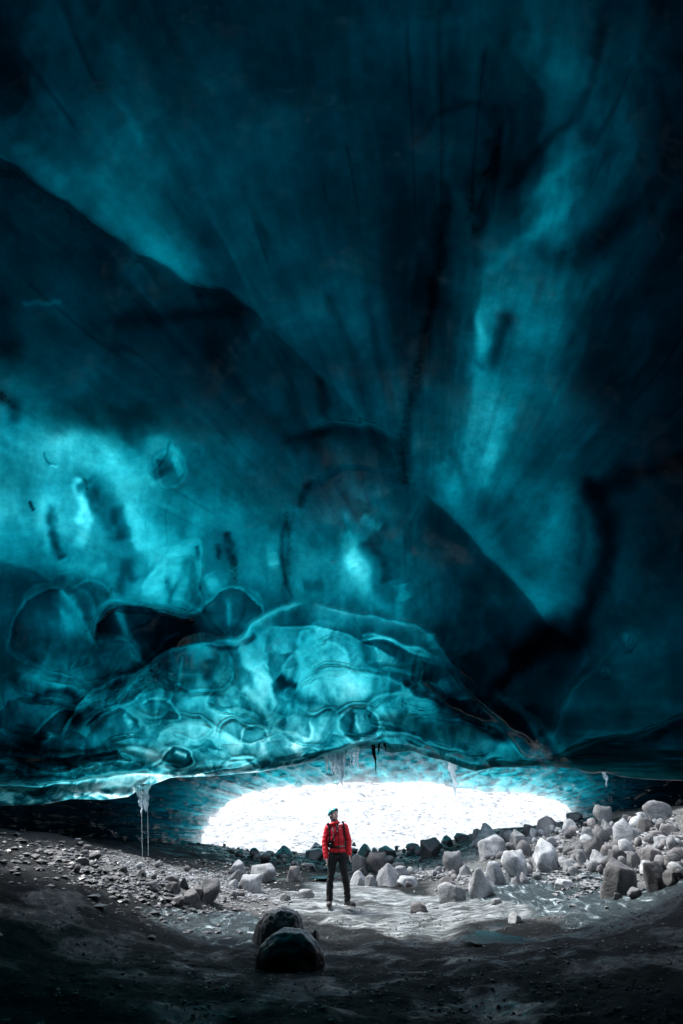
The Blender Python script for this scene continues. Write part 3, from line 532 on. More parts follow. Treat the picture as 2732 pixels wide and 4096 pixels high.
def ground_hit(u, v, lo=4.0, hi=33.0):
    u = np.atleast_1d(np.asarray(u, float)); v = np.atleast_1d(np.asarray(v, float)); Ys = np.linspace(lo, hi, 240)
    res = []
    for a, b in zip(u, v):
        P = at_y(np.full(240, a), np.full(240, b), Ys); g = ground_z(P[:, 0], P[:, 1]); k = np.where(P[:, 2] < g)[0]
        k = k[0] if len(k) else 239
        res.append((P[k, 0], P[k, 1], g[k]))
    return np.array(res)
def build_ground():
    ys = [-12]; 
    while ys[-1] < 4.5: ys.append(ys[-1] + .4)
    while ys[-1] < 36: ys.append(ys[-1] + max(.028, .0042 * ys[-1]))
    ys = np.array(ys); xs = nonuni(-11, 11, .05, -400, 400)
    X, Y = np.meshgrid(xs, ys); Z = ground_z(X, Y)
    # pale zones: gravel on the left, ice glaze around the walker
    u, v = pix(np.stack([X, np.maximum(Y, 4.6), Z], -1))
    return np_mesh('ground', np.stack([X, Y, Z], -1).reshape(-1, 3), grid_faces(*X.shape), True), X, Y, Z
def patch(X, Y, pts, w, stretch=1.0, seed=0):     # soft-edged zone on the ground around world points
    r = np.zeros(X.shape)
    for (x, y, s) in pts:
        d = np.hypot((X - x) / s, (Y - y) / (s * stretch)); r = np.maximum(r, np.clip(1.3 - d, 0, 1))
    return np.clip(r + w * fbm(X / .9, Y / .9, 4, seed), 0, 1)
ground_me, GX, GY, GZ = build_ground()
def add_attr(me, name, vals):
    at = me.attributes.new(name, 'FLOAT', 'POINT'); at.data.foreach_set('value', np.asarray(vals, np.float32).ravel())
def zone(pixpts, s, seed, stretch=1.6):
    P = ground_hit([p[0] for p in pixpts], [p[1] for p in pixpts]); return patch(GX, GY, [(a, b, s) for a, b, c in P], .5, stretch, seed)
gravel_zone = zone([(120, 866), (150, 872), (190, 880), (215, 886), (240, 893), (262, 896), (130, 866), (170, 872)], 1.3, 401)
gravel_zone = np.maximum(gravel_zone, zone([(500, 850), (540, 850), (580, 850), (620, 850), (660, 860), (600, 880), (650, 830), (560, 845), (520, 890), (480, 880), (440, 870)], 1.6, 402))
glaze_zone = zone([(310, 905), (350, 895), (390, 900), (420, 905), (450, 910), (480, 915), (500, 905), (400, 918), (360, 915), (300, 898), (340, 890), (430, 925), (520, 900), (560, 900), (580, 905)], 1.0, 403, 1.3)
wet_glint_zone = zone([(500, 890), (530, 880), (560, 890), (590, 900), (560, 905), (600, 915), (540, 900), (620, 910), (575, 885), (640, 900), (250, 940), (230, 925), (200, 930)], .9, 404, 1.2)
add_attr(ground_me, 'wet', wet_glint_zone); add_attr(ground_me, 'gravel', gravel_zone); add_attr(ground_me, 'glaze', glaze_zone)
def ground_material():
    s = NT('wet_cave_floor'); g = s.geo(); p = s.n('BsdfPrincipled')
    n1 = s.noise(.8, 6, .6, g); n2 = s.noise(14, 6, .7, g); n3 = s.noise(60, 3, .7, g)
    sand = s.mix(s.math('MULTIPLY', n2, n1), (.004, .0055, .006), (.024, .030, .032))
    speck = s.ramp(n3, [(.60, (0, 0, 0)), (.70, (1, 1, 1))]); sand = s.mix(s.math('MULTIPLY', speck, .3), sand, (.16, .19, .20))
    grav = s.ramp(s.noise(22, 5, .75, g), [(.32, (.03, .03, .03)), (.5, (.11, .11, .105)), (.68, (.32, .32, .31))])
    st = s.scaled(g, (1.1, 3.2, 1)); gl = s.ramp(s.noise(1.6, 7, .65, st, 1.2), [(.36, (.05, .06, .06)), (.48, (.14, .155, .155)), (.62, (.42, .45, .45))])
    c = s.mix(s.ramp(s.attr('gravel'), [(.35, (0, 0, 0)), (.6, (1, 1, 1))]), sand, grav)
    c = s.mix(s.ramp(s.attr('glaze'), [(.35, (0, 0, 0)), (.65, (1, 1, 1))]), c, gl); 
    wt = s.ramp(s.attr('wet'), [(.3, (0, 0, 0)), (.6, (1, 1, 1))]); sk = s.ramp(s.noise(2.4, 6, .65, s.scaled(g, (1.6, .5, 1)), 1.5), [(.5, (.03, .045, .05)), (.60, (.12, .16, .17)), (.68, (.6, .68, .7))]); c = s.mix(wt, c, sk); s.l(c, p.inputs['Base Color'])  # wet ice hump: pale glint streaks painted into its base colour
    rr = s.ramp(s.noise(1.1, 5, .6, g), [(.36, (.16,) * 3), (.5, (.85,) * 3)]); s.l(rr, p.inputs['Roughness'])
    s.set(p, IOR=1.22)
    b = s.bump(n3, .8, .02, s.bump(n2, .9, .07, s.bump(s.noise(3.0, 5, .6, g), .5, .15))); s.l(b, p.inputs['Normal'])
    s.l(p.outputs[0], s.out.inputs[0]); return s.m
ground = link('ground', ground_me, ground_material()); tag(ground, kind='structure')

# the snow-covered moraine slope outside the cave mouth
def build_slope():
    xs = nonuni(-24, 24, .16, -900, 900); ys = [30.0]
    while ys[-1] < 900: ys.append(ys[-1] + max(.14, .0045 * (ys[-1] - 20) if ys[-1] < 80 else .05 * ys[-1]))
    X, Y = np.meshgrid(xs, np.array(ys)); base = ground_z(np.clip(X, -12, 12), np.full(X.shape, 34.0), False)
    Z = base * .5 + .35 + np.clip(Y - 32, 0, None) * .30 - .0 + .5 * fbm(X / 7, Y / 7, 4, 501) * sstep(31, 38, Y) + .17 * fbm(X / .9, Y / .9, 3, 503)
    Z = np.where(Y > 120, Z[np.searchsorted(np.array(ys), 120)][None] + (Y - 120) * .12, Z) - .9 * sstep(33, 30, Y)
    return np_mesh('snow_slope', np.stack([X, Y, Z], -1).reshape(-1, 3), grid_faces(*X.shape), True)
def snow_material():
    s = NT('snowy_moraine'); g = s.geo(); p = s.n('BsdfPrincipled')
    n = s.noise(3.0, 7, .66, s.scaled(g, (1, .9, 2.2))); n2 = s.noise(.25, 4, .6, g)
    k = s.math('ADD', n, s.math('MULTIPLY', s.math('SUBTRACT', n2, .5), .35))
    c = s.ramp(k, [(.30, (.09, .10, .10)), (.38, (.22, .23, .23)), (.46, (.40, .41, .41))]); s.l(c, p.inputs['Base Color']); s.set(p, Roughness=.8)
    s.l(s.bump(n, .8, .3), p.inputs['Normal']); s.l(p.outputs[0], s.out.inputs[0]); return s.m
slope = link('snow_slope', build_slope(), snow_material()); tag(slope, kind='structure')

# ------------------------------------------------------------------ rocks
def rock_material(name, lo, hi, rough=.75, wet=0.0):
    s = NT(name); o = s.obj(); g = s.geo(); p = s.n('BsdfPrincipled')
    n1 = s.noise(3.0, 8, .68, g, .5); n2 = s.noise(26, 5, .7, g)
    c = s.ramp(n1, [(.32, lo), (.66, hi)]); dk = s.ramp(n2, [(.34, (.45,) * 3), (.5, (1, 1, 1))])
    m = s.n('Mix', data_type='RGBA', blend_type='MULTIPLY'); m.inputs[0].default_value = .8; s.l(c, m.inputs[6]); s.l(dk, m.inputs[7])
    oi = s.n('ObjectInfo'); hv = s.n('HueSaturation'); s.l(s.math('ADD', s.math('MULTIPLY', oi.outputs['Random'], .75), .45), hv.inputs['Value']); s.l(m.outputs[2], hv.inputs['Color'])
    s.l(hv.outputs[0], p.inputs['Base Color'])
    s.set(p, Roughness=rough); p.inputs['Coat Weight'].default_value = wet; p.inputs['Coat Roughness'].default_value = .2
    s.l(s.bump(n2, .5, .02, s.bump(n1, .7, .08)), p.inputs['Normal']); s.l(p.outputs[0], s.out.inputs[0]); return s.m
MR = {'p': rock_material('pale_rock', (.13, .138, .14), (.44, .455, .46)), 'm': rock_material('grey_rock', (.06, .06, .062), (.19, .19, .19)),
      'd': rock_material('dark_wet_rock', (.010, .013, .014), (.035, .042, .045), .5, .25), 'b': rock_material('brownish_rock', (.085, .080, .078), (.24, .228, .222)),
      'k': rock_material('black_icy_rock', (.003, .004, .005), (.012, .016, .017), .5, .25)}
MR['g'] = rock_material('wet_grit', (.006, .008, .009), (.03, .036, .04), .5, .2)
def tri(p, f, sd): return (fbm(p[:, 0] * f + sd, p[:, 1] * f, 4, sd) + fbm(p[:, 1] * f - sd, p[:, 2] * f, 4, sd + 9) + fbm(p[:, 2] * f + 5, p[:, 0] * f, 4, sd + 18)) * .8
def rock_verts(seed, sub=3, ang=.5, rough=.12):
    rs = np.random.RandomState(seed); bm = bmesh.new(); bmesh.ops.create_icosphere(bm, subdivisions=sub, radius=1)
    co = np.array([v.co[:] for v in bm.verts]); fc = np.array([[v.index for v in f.verts] for f in bm.faces]); bm.free()
    r = np.ones(len(co)); k = rs.randint(14, 26)                 # planes that cut facets into the ball
    for i in range(k):
        n = rs.normal(size=3); n /= np.linalg.norm(n); h = 1 - ang * rs.uniform(.35, 1.0)
        dt = co @ n; r = np.where(dt > 1e-3, np.minimum(r, np.where(dt > 1e-3, h / np.maximum(dt, 1e-3), 9)), r)
    sm = co * r[:, None]
    a = tri(sm, 1.7, seed)
    sm = sm * (1 + rough * a)[:, None]
    lo = np.clip(-sm[:, 2], 0, .8); sm[:, :2] *= (1 / np.sqrt(1 - .6 * lo ** 2))[:, None]      # broad foot
    return sm / np.array([abs(sm[:, i]).max() for i in range(3)]), fc
PROTO = [rock_verts(100 + i, 4, .60 if i % 3 else .45, .08) for i in range(9)]
def craggy(sv, sf, seed): return sv * (1 + .022 * tri(sv, 4.5, seed) + .03 * tri(sv, 11, seed + 3))[:, None], sf
PROTO.append(rock_verts(77, 5, .12, .07)); PROTO.append(rock_verts(79, 5, .10, .08))
PROTO[-2:] = [craggy(*PROTO[-2], 31), craggy(*PROTO[-1], 37)]
PSMALL = []
for i in range(8):
    sv, sf = rock_verts(200 + i, 2, .45, .1)
    me_ = {}
    PSMALL.append((sv, sf))
_small_me = {}
def place_rock(u, v, wpx, hpx, mat, label=None, group=None, i=0, flat=.9, name='rock', small=False, hit=None, sink=.37):
    x, y, z = ground_hit([u], [v])[0] if hit is None else hit
    q = np.array([x, y, z]) - CAM; depth = q[1] * CP + q[2] * SP; m = depth / F_PX
    cosv = 1.0
    W = wpx * m / 2 * 1.12; H = hpx * m / 2 * 1.05
    rs = random.Random(int(u * 13 + v * 7 + i)); D = min(W, max(H, W * .8)) * rs.uniform(.8, 1.0)
    rz = rs.uniform(-.35, .35) + (math.pi if rs.random() < .5 else 0)
    if small:
        k = i % len(PSMALL); key = (k, mat)
        if key not in _small_me: _small_me[key] = np_mesh('stone', PSMALL[k][0], np.asarray(PSMALL[k][1]), True); _small_me[key].materials.append(MR[mat])
        o = link(name, _small_me[key])
    else:
        sv, sf = PROTO[i % len(PROTO)]; key = ('b', i % len(PROTO), mat)
        if key not in _small_me: _small_me[key] = np_mesh('boulder', sv, sf, True); _small_me[key].materials.append(MR[mat])
        o = link(name, _small_me[key])
    H2 = H / (1 - sink)
    o.scale = (W, D, H2); o.location = (x, y + D * .55, z + H2 * (1 - 2 * sink)); o.rotation_euler = (rs.uniform(-.1, .1), rs.uniform(-.12, .12), rz)
    if small: o.rotation_euler = (rs.uniform(-.4, .4), rs.uniform(-.4, .4), rs.uniform(0, 6.28))
    tag(o, label, 'rock' if name != 'boulder' else 'boulder', group)
    return o
ROCKS = [  # centre u, base v, width, height (px), material, prototype, label
 (626, 896, 38, 30, 'm', 2, 'big boulder with a shadowed front face at the lower edge of the rock pile'),
 (621, 867, 23, 18, 'm', 1, 'grey rock resting directly behind the big shadow-faced boulder'),
 (638, 871, 13, 18, 'm', 3, 'narrow upright rock wedged to the right behind the big shadow-faced boulder'),
 (520, 877, 28, 22, 'p', 4, 'rounded pale boulder touching the left end of the longest white boulder'),
 (549, 871, 38, 27, 'p', 5, 'longest white boulder in the middle of the rock pile'),
 (493, 858, 28, 19, 'p', 7, 'pale boulder with a faint rusty tinge at the left of the pile'),
 (491, 843, 22, 16, 'p', 8, 'rounded speckled boulder on the skyline against the white slope'),
 (478, 842, 12, 11, 'm', 0, 'blue grey rock leaning left against the speckled skyline boulder'),
 (505, 840, 11, 10, 'm', 1, 'small blue grey rock just right of the speckled skyline boulder'),
 (457, 875, 22, 19, 'p', 4, 'tall rounded white boulder above the frozen floor, left of the pile'),
 (466, 876, 12, 9, 'p', 2, 'angular white rock at the right foot of the tall rounded white boulder'),
 (481, 898, 27, 24, 'p', 8, 'knobbly white boulder at the edge of the frozen floor'),
 (497, 885, 22, 21, 'p', 6, 'pitted pale boulder leaning behind the knobbly white boulder'),
 (449, 891, 24, 12, 'b', 5, 'low brown-ended rock lying behind the smooth white dome rock'),
 (455, 902, 29, 15, 'p', 7, 'smooth white dome rock at the edge of the frozen floor'),
 (419, 912, 17, 9, 'b', 1, 'half white half grey stone alone on the glazed floor right of the walker'),
 (388, 886, 23, 18, 'p', 2, 'flat-faced upright slab nearest to the walker on the right'),
 (409, 886, 21, 10, 'p', 3, 'low pale rock right of the flat-faced upright slab'),
 (400, 879, 21, 11, 'p', 6, 'pale block behind the flat-faced upright slab'),
 (359, 885, 20, 12, 'p', 5, 'long pale rock just behind the walker at knee height'),
 (371, 886, 13, 9, 'p', 0, 'low white rock between the walker and the flat-faced slab'),
 (379, 873, 22, 17, 'b', 4, 'brown grey boulder right of the walker, behind the pale slabs'),
 (361, 872, 18, 14, 'm', 7, 'round dark grey boulder beside the hand on the right'),
 (361, 876, 13, 7, 'm', 8, 'smooth grey stone in front of the round dark grey boulder'),
 (399, 870, 15, 8, 'm', 1, 'grey stone behind the pale block, at the end of the dark boulder band'),
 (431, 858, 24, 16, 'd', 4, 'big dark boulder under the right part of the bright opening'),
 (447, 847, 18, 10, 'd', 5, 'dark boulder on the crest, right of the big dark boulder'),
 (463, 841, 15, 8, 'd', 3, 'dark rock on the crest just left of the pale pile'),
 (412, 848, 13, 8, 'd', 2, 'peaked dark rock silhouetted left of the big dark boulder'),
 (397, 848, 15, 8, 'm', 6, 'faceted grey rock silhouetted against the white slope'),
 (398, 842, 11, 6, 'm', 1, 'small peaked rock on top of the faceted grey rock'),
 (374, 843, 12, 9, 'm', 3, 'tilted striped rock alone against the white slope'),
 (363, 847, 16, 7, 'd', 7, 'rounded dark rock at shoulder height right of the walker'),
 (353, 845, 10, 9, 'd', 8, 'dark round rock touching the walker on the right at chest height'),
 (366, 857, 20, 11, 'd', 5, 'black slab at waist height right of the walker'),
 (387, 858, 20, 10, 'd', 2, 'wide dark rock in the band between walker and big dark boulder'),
 (236, 874, 20, 11, 'p', 5, 'pale wedge-shaped rock at the left end of the white rocks left of the walker'),
 (259, 882, 30, 15, 'p', 7, 'widest of the white rocks left of the walker'),
 (253, 893, 27, 15, 'p', 4, 'grey white rock in front of the widest white rock left of the walker'),
 (235, 883, 17, 11, 'p', 8, 'small white rounded rock left of the walker, in front of the wedge'),
 (293, 882, 18, 14, 'b', 6, 'brownish boulder alone by the meltwater left of the walker'),
 (305, 899, 18, 9, 'p', 3, 'icy white lump on the glazed floor close to the left of the walker'),
 (285, 901, 11, 7, 'p', 1, 'small white rock left of the icy lump'),
 (233, 889, 10, 7, 'p', 2, 'small pale cobble below the white rounded rock on the gravel'),
 (205, 905, 22, 21, 'm', 4, 'largest grey rock of the group at the edge of the left gravel bank'),
 (188, 905, 26, 13, 'b', 5, 'brown slab at the front of the group on the left gravel bank'),
 (196, 902, 13, 15, 'b', 2, 'tilted pointed slab left of the largest grey rock on the left bank'),
 (176, 906, 14, 8, 'm', 7, 'low dark rock at the left foot of the brown slab'),
 (171, 893, 16, 9, 'm', 0, 'grey rock above the brown slab on the left bank'),
 (182, 889, 11, 9, 'd', 8, 'dark round rock at the back of the left bank group'),
 (151, 892, 14, 9, 'm', 6, 'grey triangular rock beyond the left end of the bank group'),
 (170, 884, 15, 9, 'm', 1, 'grey cube-like rock uppermost in the left bank group'),
 (141, 877, 11, 6, 'd', 5, 'dark flat rock alone on the pale left gravel'),
 (86, 853, 12, 8, 'm', 3, 'grey rock on top of the left gravel bank'),
 (90, 862, 16, 9, 'd', 4, 'dark rock half buried under the crest of the left bank'),
 (80, 866, 14, 8, 'd', 1, 'dark rock lower left of the half buried dark rock'),
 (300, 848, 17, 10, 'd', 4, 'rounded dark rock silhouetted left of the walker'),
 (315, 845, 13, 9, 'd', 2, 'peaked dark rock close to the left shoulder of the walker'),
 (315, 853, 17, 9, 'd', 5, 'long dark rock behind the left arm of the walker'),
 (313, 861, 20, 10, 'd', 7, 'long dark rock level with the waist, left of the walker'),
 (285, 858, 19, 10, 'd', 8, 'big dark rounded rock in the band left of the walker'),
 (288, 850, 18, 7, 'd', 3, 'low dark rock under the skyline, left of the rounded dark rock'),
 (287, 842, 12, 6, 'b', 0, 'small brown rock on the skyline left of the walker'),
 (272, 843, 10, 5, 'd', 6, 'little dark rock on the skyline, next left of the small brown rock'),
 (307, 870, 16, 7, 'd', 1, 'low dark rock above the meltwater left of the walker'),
 (665, 821, 28, 16, 'p', 7, 'big pale boulder on the very top of the pile at the right'),
 (608, 825, 20, 16, 'p', 4, 'pale boulder standing on the skyline where the pile meets the dark ice'),
 (610, 834, 14, 12, 'p', 8, 'round white rock below the pale skyline boulder'),
 (631, 847, 34, 24, 'p', 5, 'largest cracked pale boulder in the upper right of the pile'),
 (648, 831, 17, 12, 'b', 6, 'rounded brownish boulder above the largest cracked boulder'),
 (672, 834, 21, 11, 'b', 1, 'flat grey boulder near the right edge of the picture'),
 (663, 846, 14, 9, 'p', 7, 'egg-shaped white stone right of the largest cracked boulder'),
 (660, 840, 16, 9, 'b', 3, 'brown stone behind the egg-shaped white stone'),
 (599, 858, 25, 18, 'm', 2, 'angular boulder with dark underside in the middle right of the pile'),
 (584, 865, 19, 14, 'p', 6, 'pale rock left under the angular boulder with dark underside'),
 (602, 866, 18, 12, 'p', 8, 'smooth white rounded stone under the angular boulder'),
 (591, 841, 17, 15, 'p', 1, 'pale rock left of the largest cracked boulder'),
 (572, 835, 15, 13, 'p', 0, 'white rock at the left of the round white rock, high in the pile'),
 (552, 831, 32, 13, 'm', 5, 'long grey ledge-like boulder on the left skyline of the pile'),
 (530, 834, 11, 10, 'm', 3, 'grey leaning stone at the left end of the ledge-like boulder'),
 (521, 851, 17, 18, 'p', 2, 'tall pale rock behind the left end of the longest white boulder'),
 (575, 821, 16, 8, 'd', 7, 'dark rock on the skyline between the ledge and the pale skyline boulder'),
 (655, 862, 22, 14, 'b', 2, 'broken brown boulder right of the narrow upright rock'),
 (651, 872, 17, 10, 'p', 6, 'pinkish white stone between the brown boulder and the shadow-faced boulder'),
 (660, 891, 24, 23, 'm', 4, 'grey boulder leaning right of the big shadow-faced boulder'),
 (674, 886, 15, 11, 'm', 0, 'grey stone at the right edge below the brown boulder'),
 (571, 871, 14, 10, 'p', 7, 'white stone right of the longest white boulder'),
 (567, 889, 21, 9, 'p', 3, 'flat white slab at the foot of the pile on the wet ice'),
 (637, 898, 21, 8, 'm', 5, 'flat dark slab leaning on the right foot of the shadow-faced boulder'),
 (517, 922, 18, 8, 'p', 5, 'flat pale stone lying alone at the bottom of the wet ice hump'),
 (526, 884, 11, 9, 'p', 8, 'rounded white stone in front of the rounded pale boulder'),
 (517, 886, 10, 7, 'p', 2, 'small angular white stone left of the rounded white stone'),
 (539, 880, 10, 6, 'p', 4, 'lone white pebble-like stone under the longest white boulder'),
 (498, 906, 12, 5, 'p', 1, 'thin flat stone beside the knobbly white boulder on the floor'),
 (645, 822, 15, 8, 'p', 0, 'low white rock between the pale skyline boulder and the topmost boulder'),
 (628, 823, 12, 7, 'm', 6, 'low grey rock on the skyline right of the pale skyline boulder'),
 (619, 899, 9, 6, 'd', 1, 'tiny dark stone at the front foot of the shadow-faced boulder'),
]
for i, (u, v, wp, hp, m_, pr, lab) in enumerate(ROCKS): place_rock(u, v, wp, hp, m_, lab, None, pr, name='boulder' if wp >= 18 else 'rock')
# the black icy boulders in the foreground
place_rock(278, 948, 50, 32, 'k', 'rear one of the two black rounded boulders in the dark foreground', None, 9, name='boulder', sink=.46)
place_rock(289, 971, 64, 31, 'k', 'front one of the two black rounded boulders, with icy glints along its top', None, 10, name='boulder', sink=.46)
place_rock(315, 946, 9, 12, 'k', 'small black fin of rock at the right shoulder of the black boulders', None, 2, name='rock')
# cobbles scattered between the large rocks
def fill(n, polyg, smin, smax, mats, label, group, seed, pw=2.0):
    rs = random.Random(seed); xs = [p[0] for p in polyg]; ys = [p[1] for p in polyg]; c = 0; pts = []
    while len(pts) < n:
        x, y = rs.uniform(min(xs), max(xs)), rs.uniform(min(ys), max(ys)); ins = False
        for k in range(len(polyg)):
            (x1, y1), (x2, y2) = polyg[k], polyg[k - 1]
            if (y1 > y) != (y2 > y) and x < (x2 - x1) * (y - y1) / (y2 - y1) + x1: ins = not ins
        if ins: pts.append((x, y))
    H = ground_hit([p[0] for p in pts], [p[1] for p in pts])
    for (x, y), h in zip(pts, H):
        s_ = smin + (smax - smin) * rs.random() ** pw
        place_rock(x, y, s_, s_ * rs.uniform(.5, .85), rs.choice(mats), label, group, c, name='cobble', small=True, hit=h, sink=.2); c += 1
fill(125, [(470, 845), (530, 832), (600, 822), (683, 822), (683, 880), (650, 880), (600, 885), (540, 880), (500, 868)], 4, 11, 'ppppmb', 'small stone wedged among the boulders of the right-hand rock pile', 'small stones of the right-hand rock pile', 1)
fill(66, [(475, 850), (530, 838), (600, 828), (683, 822), (683, 880), (640, 870), (600, 878), (540, 872), (500, 866)], 10, 19, 'ppmmb', 'middling boulder packed between the larger ones of the right-hand rock pile', 'middling boulders of the right-hand rock pile', 11, 1.3)
fill(34, [(385, 876), (440, 868), (500, 880), (470, 885), (440, 880), (400, 890)], 4, 10, 'pppb', 'small pale stone at the foot of the rocks between walker and pile', 'small pale stones between walker and pile', 2)
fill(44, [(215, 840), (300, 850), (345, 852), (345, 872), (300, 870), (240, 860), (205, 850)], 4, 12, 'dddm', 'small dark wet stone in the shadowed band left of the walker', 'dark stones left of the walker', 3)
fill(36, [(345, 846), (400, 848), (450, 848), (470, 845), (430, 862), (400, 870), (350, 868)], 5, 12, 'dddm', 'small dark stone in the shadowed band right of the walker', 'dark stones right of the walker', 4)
fill(26, [(100, 860), (160, 868), (230, 880), (280, 893), (230, 903), (215, 900), (180, 884), (120, 874)], 3, 8, 'ppmb', 'small pale stone on the left gravel bank', 'pale stones on the left gravel bank', 5)
fill(18, [(30, 845), (90, 855), (160, 890), (200, 905), (150, 900), (80, 880)], 5, 10, 'dm', 'small dark stone on the shaded side of the left bank', 'dark stones of the left bank', 6)

# loose gravel nobody could count
def pebbles(name, n, pts, s, smin, smax, mat, seed, label):
    rs = np.random.RandomState(seed); P = ground_hit([p[0] for p in pts], [p[1] for p in pts]); k = rs.randint(0, len(P), n)
    ang = rs.uniform(0, 6.283, n); r = s * np.abs(rs.normal(size=n)) * .8
    x = P[k, 0] + r * np.cos(ang); y = P[k, 1] + r * np.sin(ang) * 1.6; z = ground_z(x, y)
    sv, sf = rock_verts(900 + seed, 1, .75, .1); sf = np.asarray(sf); m = len(sv); sc = smin + (smax - smin) * rs.random(n) ** 3
    a = rs.uniform(0, 6.283, n); ca, sa = np.cos(a), np.sin(a); ax = sc * rs.uniform(.6, 1.7, n); ay = sc; az = sc * rs.uniform(.3, .6, n)
    X = sv[None, :, 0] * ax[:, None]; Y = sv[None, :, 1] * ay[:, None]; Z = sv[None, :, 2] * az[:, None]
    V = np.stack([X * ca[:, None] - Y * sa[:, None] + x[:, None], X * sa[:, None] + Y * ca[:, None] + y[:, None], Z + z[:, None] + az[:, None] * .4], -1)
    F = (sf[None] + (np.arange(n) * m)[:, None, None]).reshape(-1, 3)
    o = link(name, np_mesh(name, V.reshape(-1, 3), F, False), mat); tag(o, label, 'gravel', kind='stuff')
pebbles('pale_gravel', 6500, [(125, 866), (150, 872), (190, 880), (215, 886), (240, 893), (262, 897), (130, 866), (170, 872), (205, 893), (230, 880), (210, 875)], .9, .010, .050, MR['p'], 1, 'pale gravel spread over the left bank')
pebbles('pile_gravel', 4500, [(500, 850), (530, 840), (550, 850), (580, 850), (600, 865), (620, 850), (660, 850), (670, 860), (560, 880), (590, 885), (560, 838), (470, 880), (430, 875), (645, 838)], .8, .015, .08, MR['p'], 2, 'pale gravel between the boulders of the pile')
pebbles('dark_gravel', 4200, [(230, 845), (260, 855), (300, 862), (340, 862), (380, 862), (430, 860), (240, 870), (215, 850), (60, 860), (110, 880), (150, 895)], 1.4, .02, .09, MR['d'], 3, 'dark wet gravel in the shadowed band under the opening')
pebbles('floor_gravel', 7000, [(60, 1000), (120, 960), (640, 990), (660, 950), (600, 930), (620, 1010), (200, 1010), (300, 1010), (450, 1015), (140, 920), (60, 930), (560, 920), (650, 915), (340, 925), (250, 960), (350, 940), (450, 950), (550, 950), (350, 990), (450, 990), (550, 990), (200, 980), (420, 925), (480, 945), (530, 925)], 1.3, .004, .026, MR['g'], 4, 'scattered grit on the dark foreground floor')

# ------------------------------------------------------------------ the walker
from mathutils.bvhtree import BVHTree
def plain(name, col, rough=.6, metal=0.0, nscale=40, namt=.12, bump=.3, coat=0):
    s = NT(name); p = s.n('BsdfPrincipled'); o = s.obj(); n = s.noise(nscale, 4, .6, o)
    c = s.mix(n, tuple(x * (1 - namt * 2) for x in col), tuple(min(1, x * (1 + namt * 2)) for x in col)); s.l(c, p.inputs['Base Color'])
    s.set(p, Roughness=rough, Metallic=metal); p.inputs['Coat Weight'].default_value = coat
    s.l(s.bump(n, bump, .004), p.inputs['Normal']); s.l(p.outputs[0], s.out.inputs[0]); return s.m
M = {'skin': plain('skin', (.80, .56, .50), .5, 0, 30, .08, .1), 'red': plain('red_shell', (.88, .012, .025), .6, 0, 9, .12, .6), 'blk': plain('black_fabric', (.014, .015, .017), .7),
     'trs': plain('dark_trousers', (.0045, .0055, .006), .75, 0, 14, .3, .8), 'teal': plain('teal_plastic', (.02, .50, .56), .3, 0, 12, .05, .05, .3), 'hair': plain('brown_hair', (.03, .018, .012), .6),
     'grey': plain('grey_webbing', (.30, .31, .32), .6), 'wht': plain('white_print', (.75, .75, .75), .5), 'boot': plain('boot_leather', (.045, .034, .030), .6), 'metal': plain('steel', (.5, .5, .5), .3, 1.0),
     'gtr': plain('neck_fleece', (.05, .085, .095), .9), 'lens': plain('camera_body', (.012, .013, .014), .3), 'glass': plain('lens_glass', (.02, .03, .04), .05, 0, 10, 0, 0, 1), 'lip': plain('lip', (.42, .17, .15), .5), 'brow': plain('brow', (.10, .06, .045), .7)}
def seg(bm, p0, r0, p1, r1, sq=(1, 1)):
    p0, p1 = Vector(p0), Vector(p1); d = p1 - p0; L = d.length
    q = d.to_track_quat('Z', 'Y').to_matrix().to_4x4()
    if L > 1e-4: bmesh.ops.create_cone(bm, cap_ends=True, segments=18, radius1=r0, radius2=r1, depth=L, matrix=Matrix.Translation((p0 + p1) / 2) @ q)
    for p, r in ((p0, r0), (p1, r1)): bmesh.ops.create_icosphere(bm, subdivisions=2, radius=r, matrix=Matrix.Translation(p))
def ell(bm, c, r, rot=None, sub=3):
    m = Matrix.Translation(Vector(c))
    if rot is not None: m = m @ rot
    bmesh.ops.create_icosphere(bm, subdivisions=sub, radius=1, matrix=m @ Matrix.Diagonal((*r, 1)))
def remesh(bm, name, voxel=.006, smooth=4, wr=0.0, wscale=12, seed=0, zr=None):
    me = bpy.data.meshes.new(name); bm.to_mesh(me); bm.free(); o = bpy.data.objects.new(name, me); COL.objects.link(o)
    r = o.modifiers.new('r', 'REMESH'); r.mode = 'VOXEL'; r.voxel_size = voxel; r.use_smooth_shade = True
    sm = o.modifiers.new('s', 'SMOOTH'); sm.iterations = smooth; sm.factor = .5
    dg = bpy.context.evaluated_depsgraph_get(); m2 = bpy.data.meshes.new_from_object(o.evaluated_get(dg)); bpy.data.objects.remove(o); bpy.data.meshes.remove(me)
    m2.name = name
    if wr:
        n = len(m2.vertices); co = np.empty(n * 3, np.float32); m2.vertices.foreach_get('co', co); co = co.reshape(-1, 3).astype(float)
        no = np.empty(n * 3, np.float32); m2.vertices.foreach_get('normal', no); no = no.reshape(-1, 3)
        a = fbm(co[:, 0] * wscale * .55 + co[:, 1] * 5 + co[:, 2] * wscale * .5, co[:, 2] * wscale * 1.3 - co[:, 0] * wscale * .8, 3, seed)
        a = 1 - 2 * np.abs(a) ** .8
        f = 1.0 if zr is None else zr(co)
        co = co + no * (wr * a * f)[:, None]; m2.vertices.foreach_set('co', co.astype(np.float32).ravel()); m2.update()
    m2.polygons.foreach_set('use_smooth', np.ones(len(m2.polygons), bool)); return m2
ARM = {'L': [(-.225, .02, 1.445), (-.300, .03, 1.17), (-.262, -.05, .895), (-.245, -.065, .80)],
       'R': [(.135, .03, 1.455), (.225, .05, 1.19), (.238, -.01, .955), (.240, -.02, .90)]}
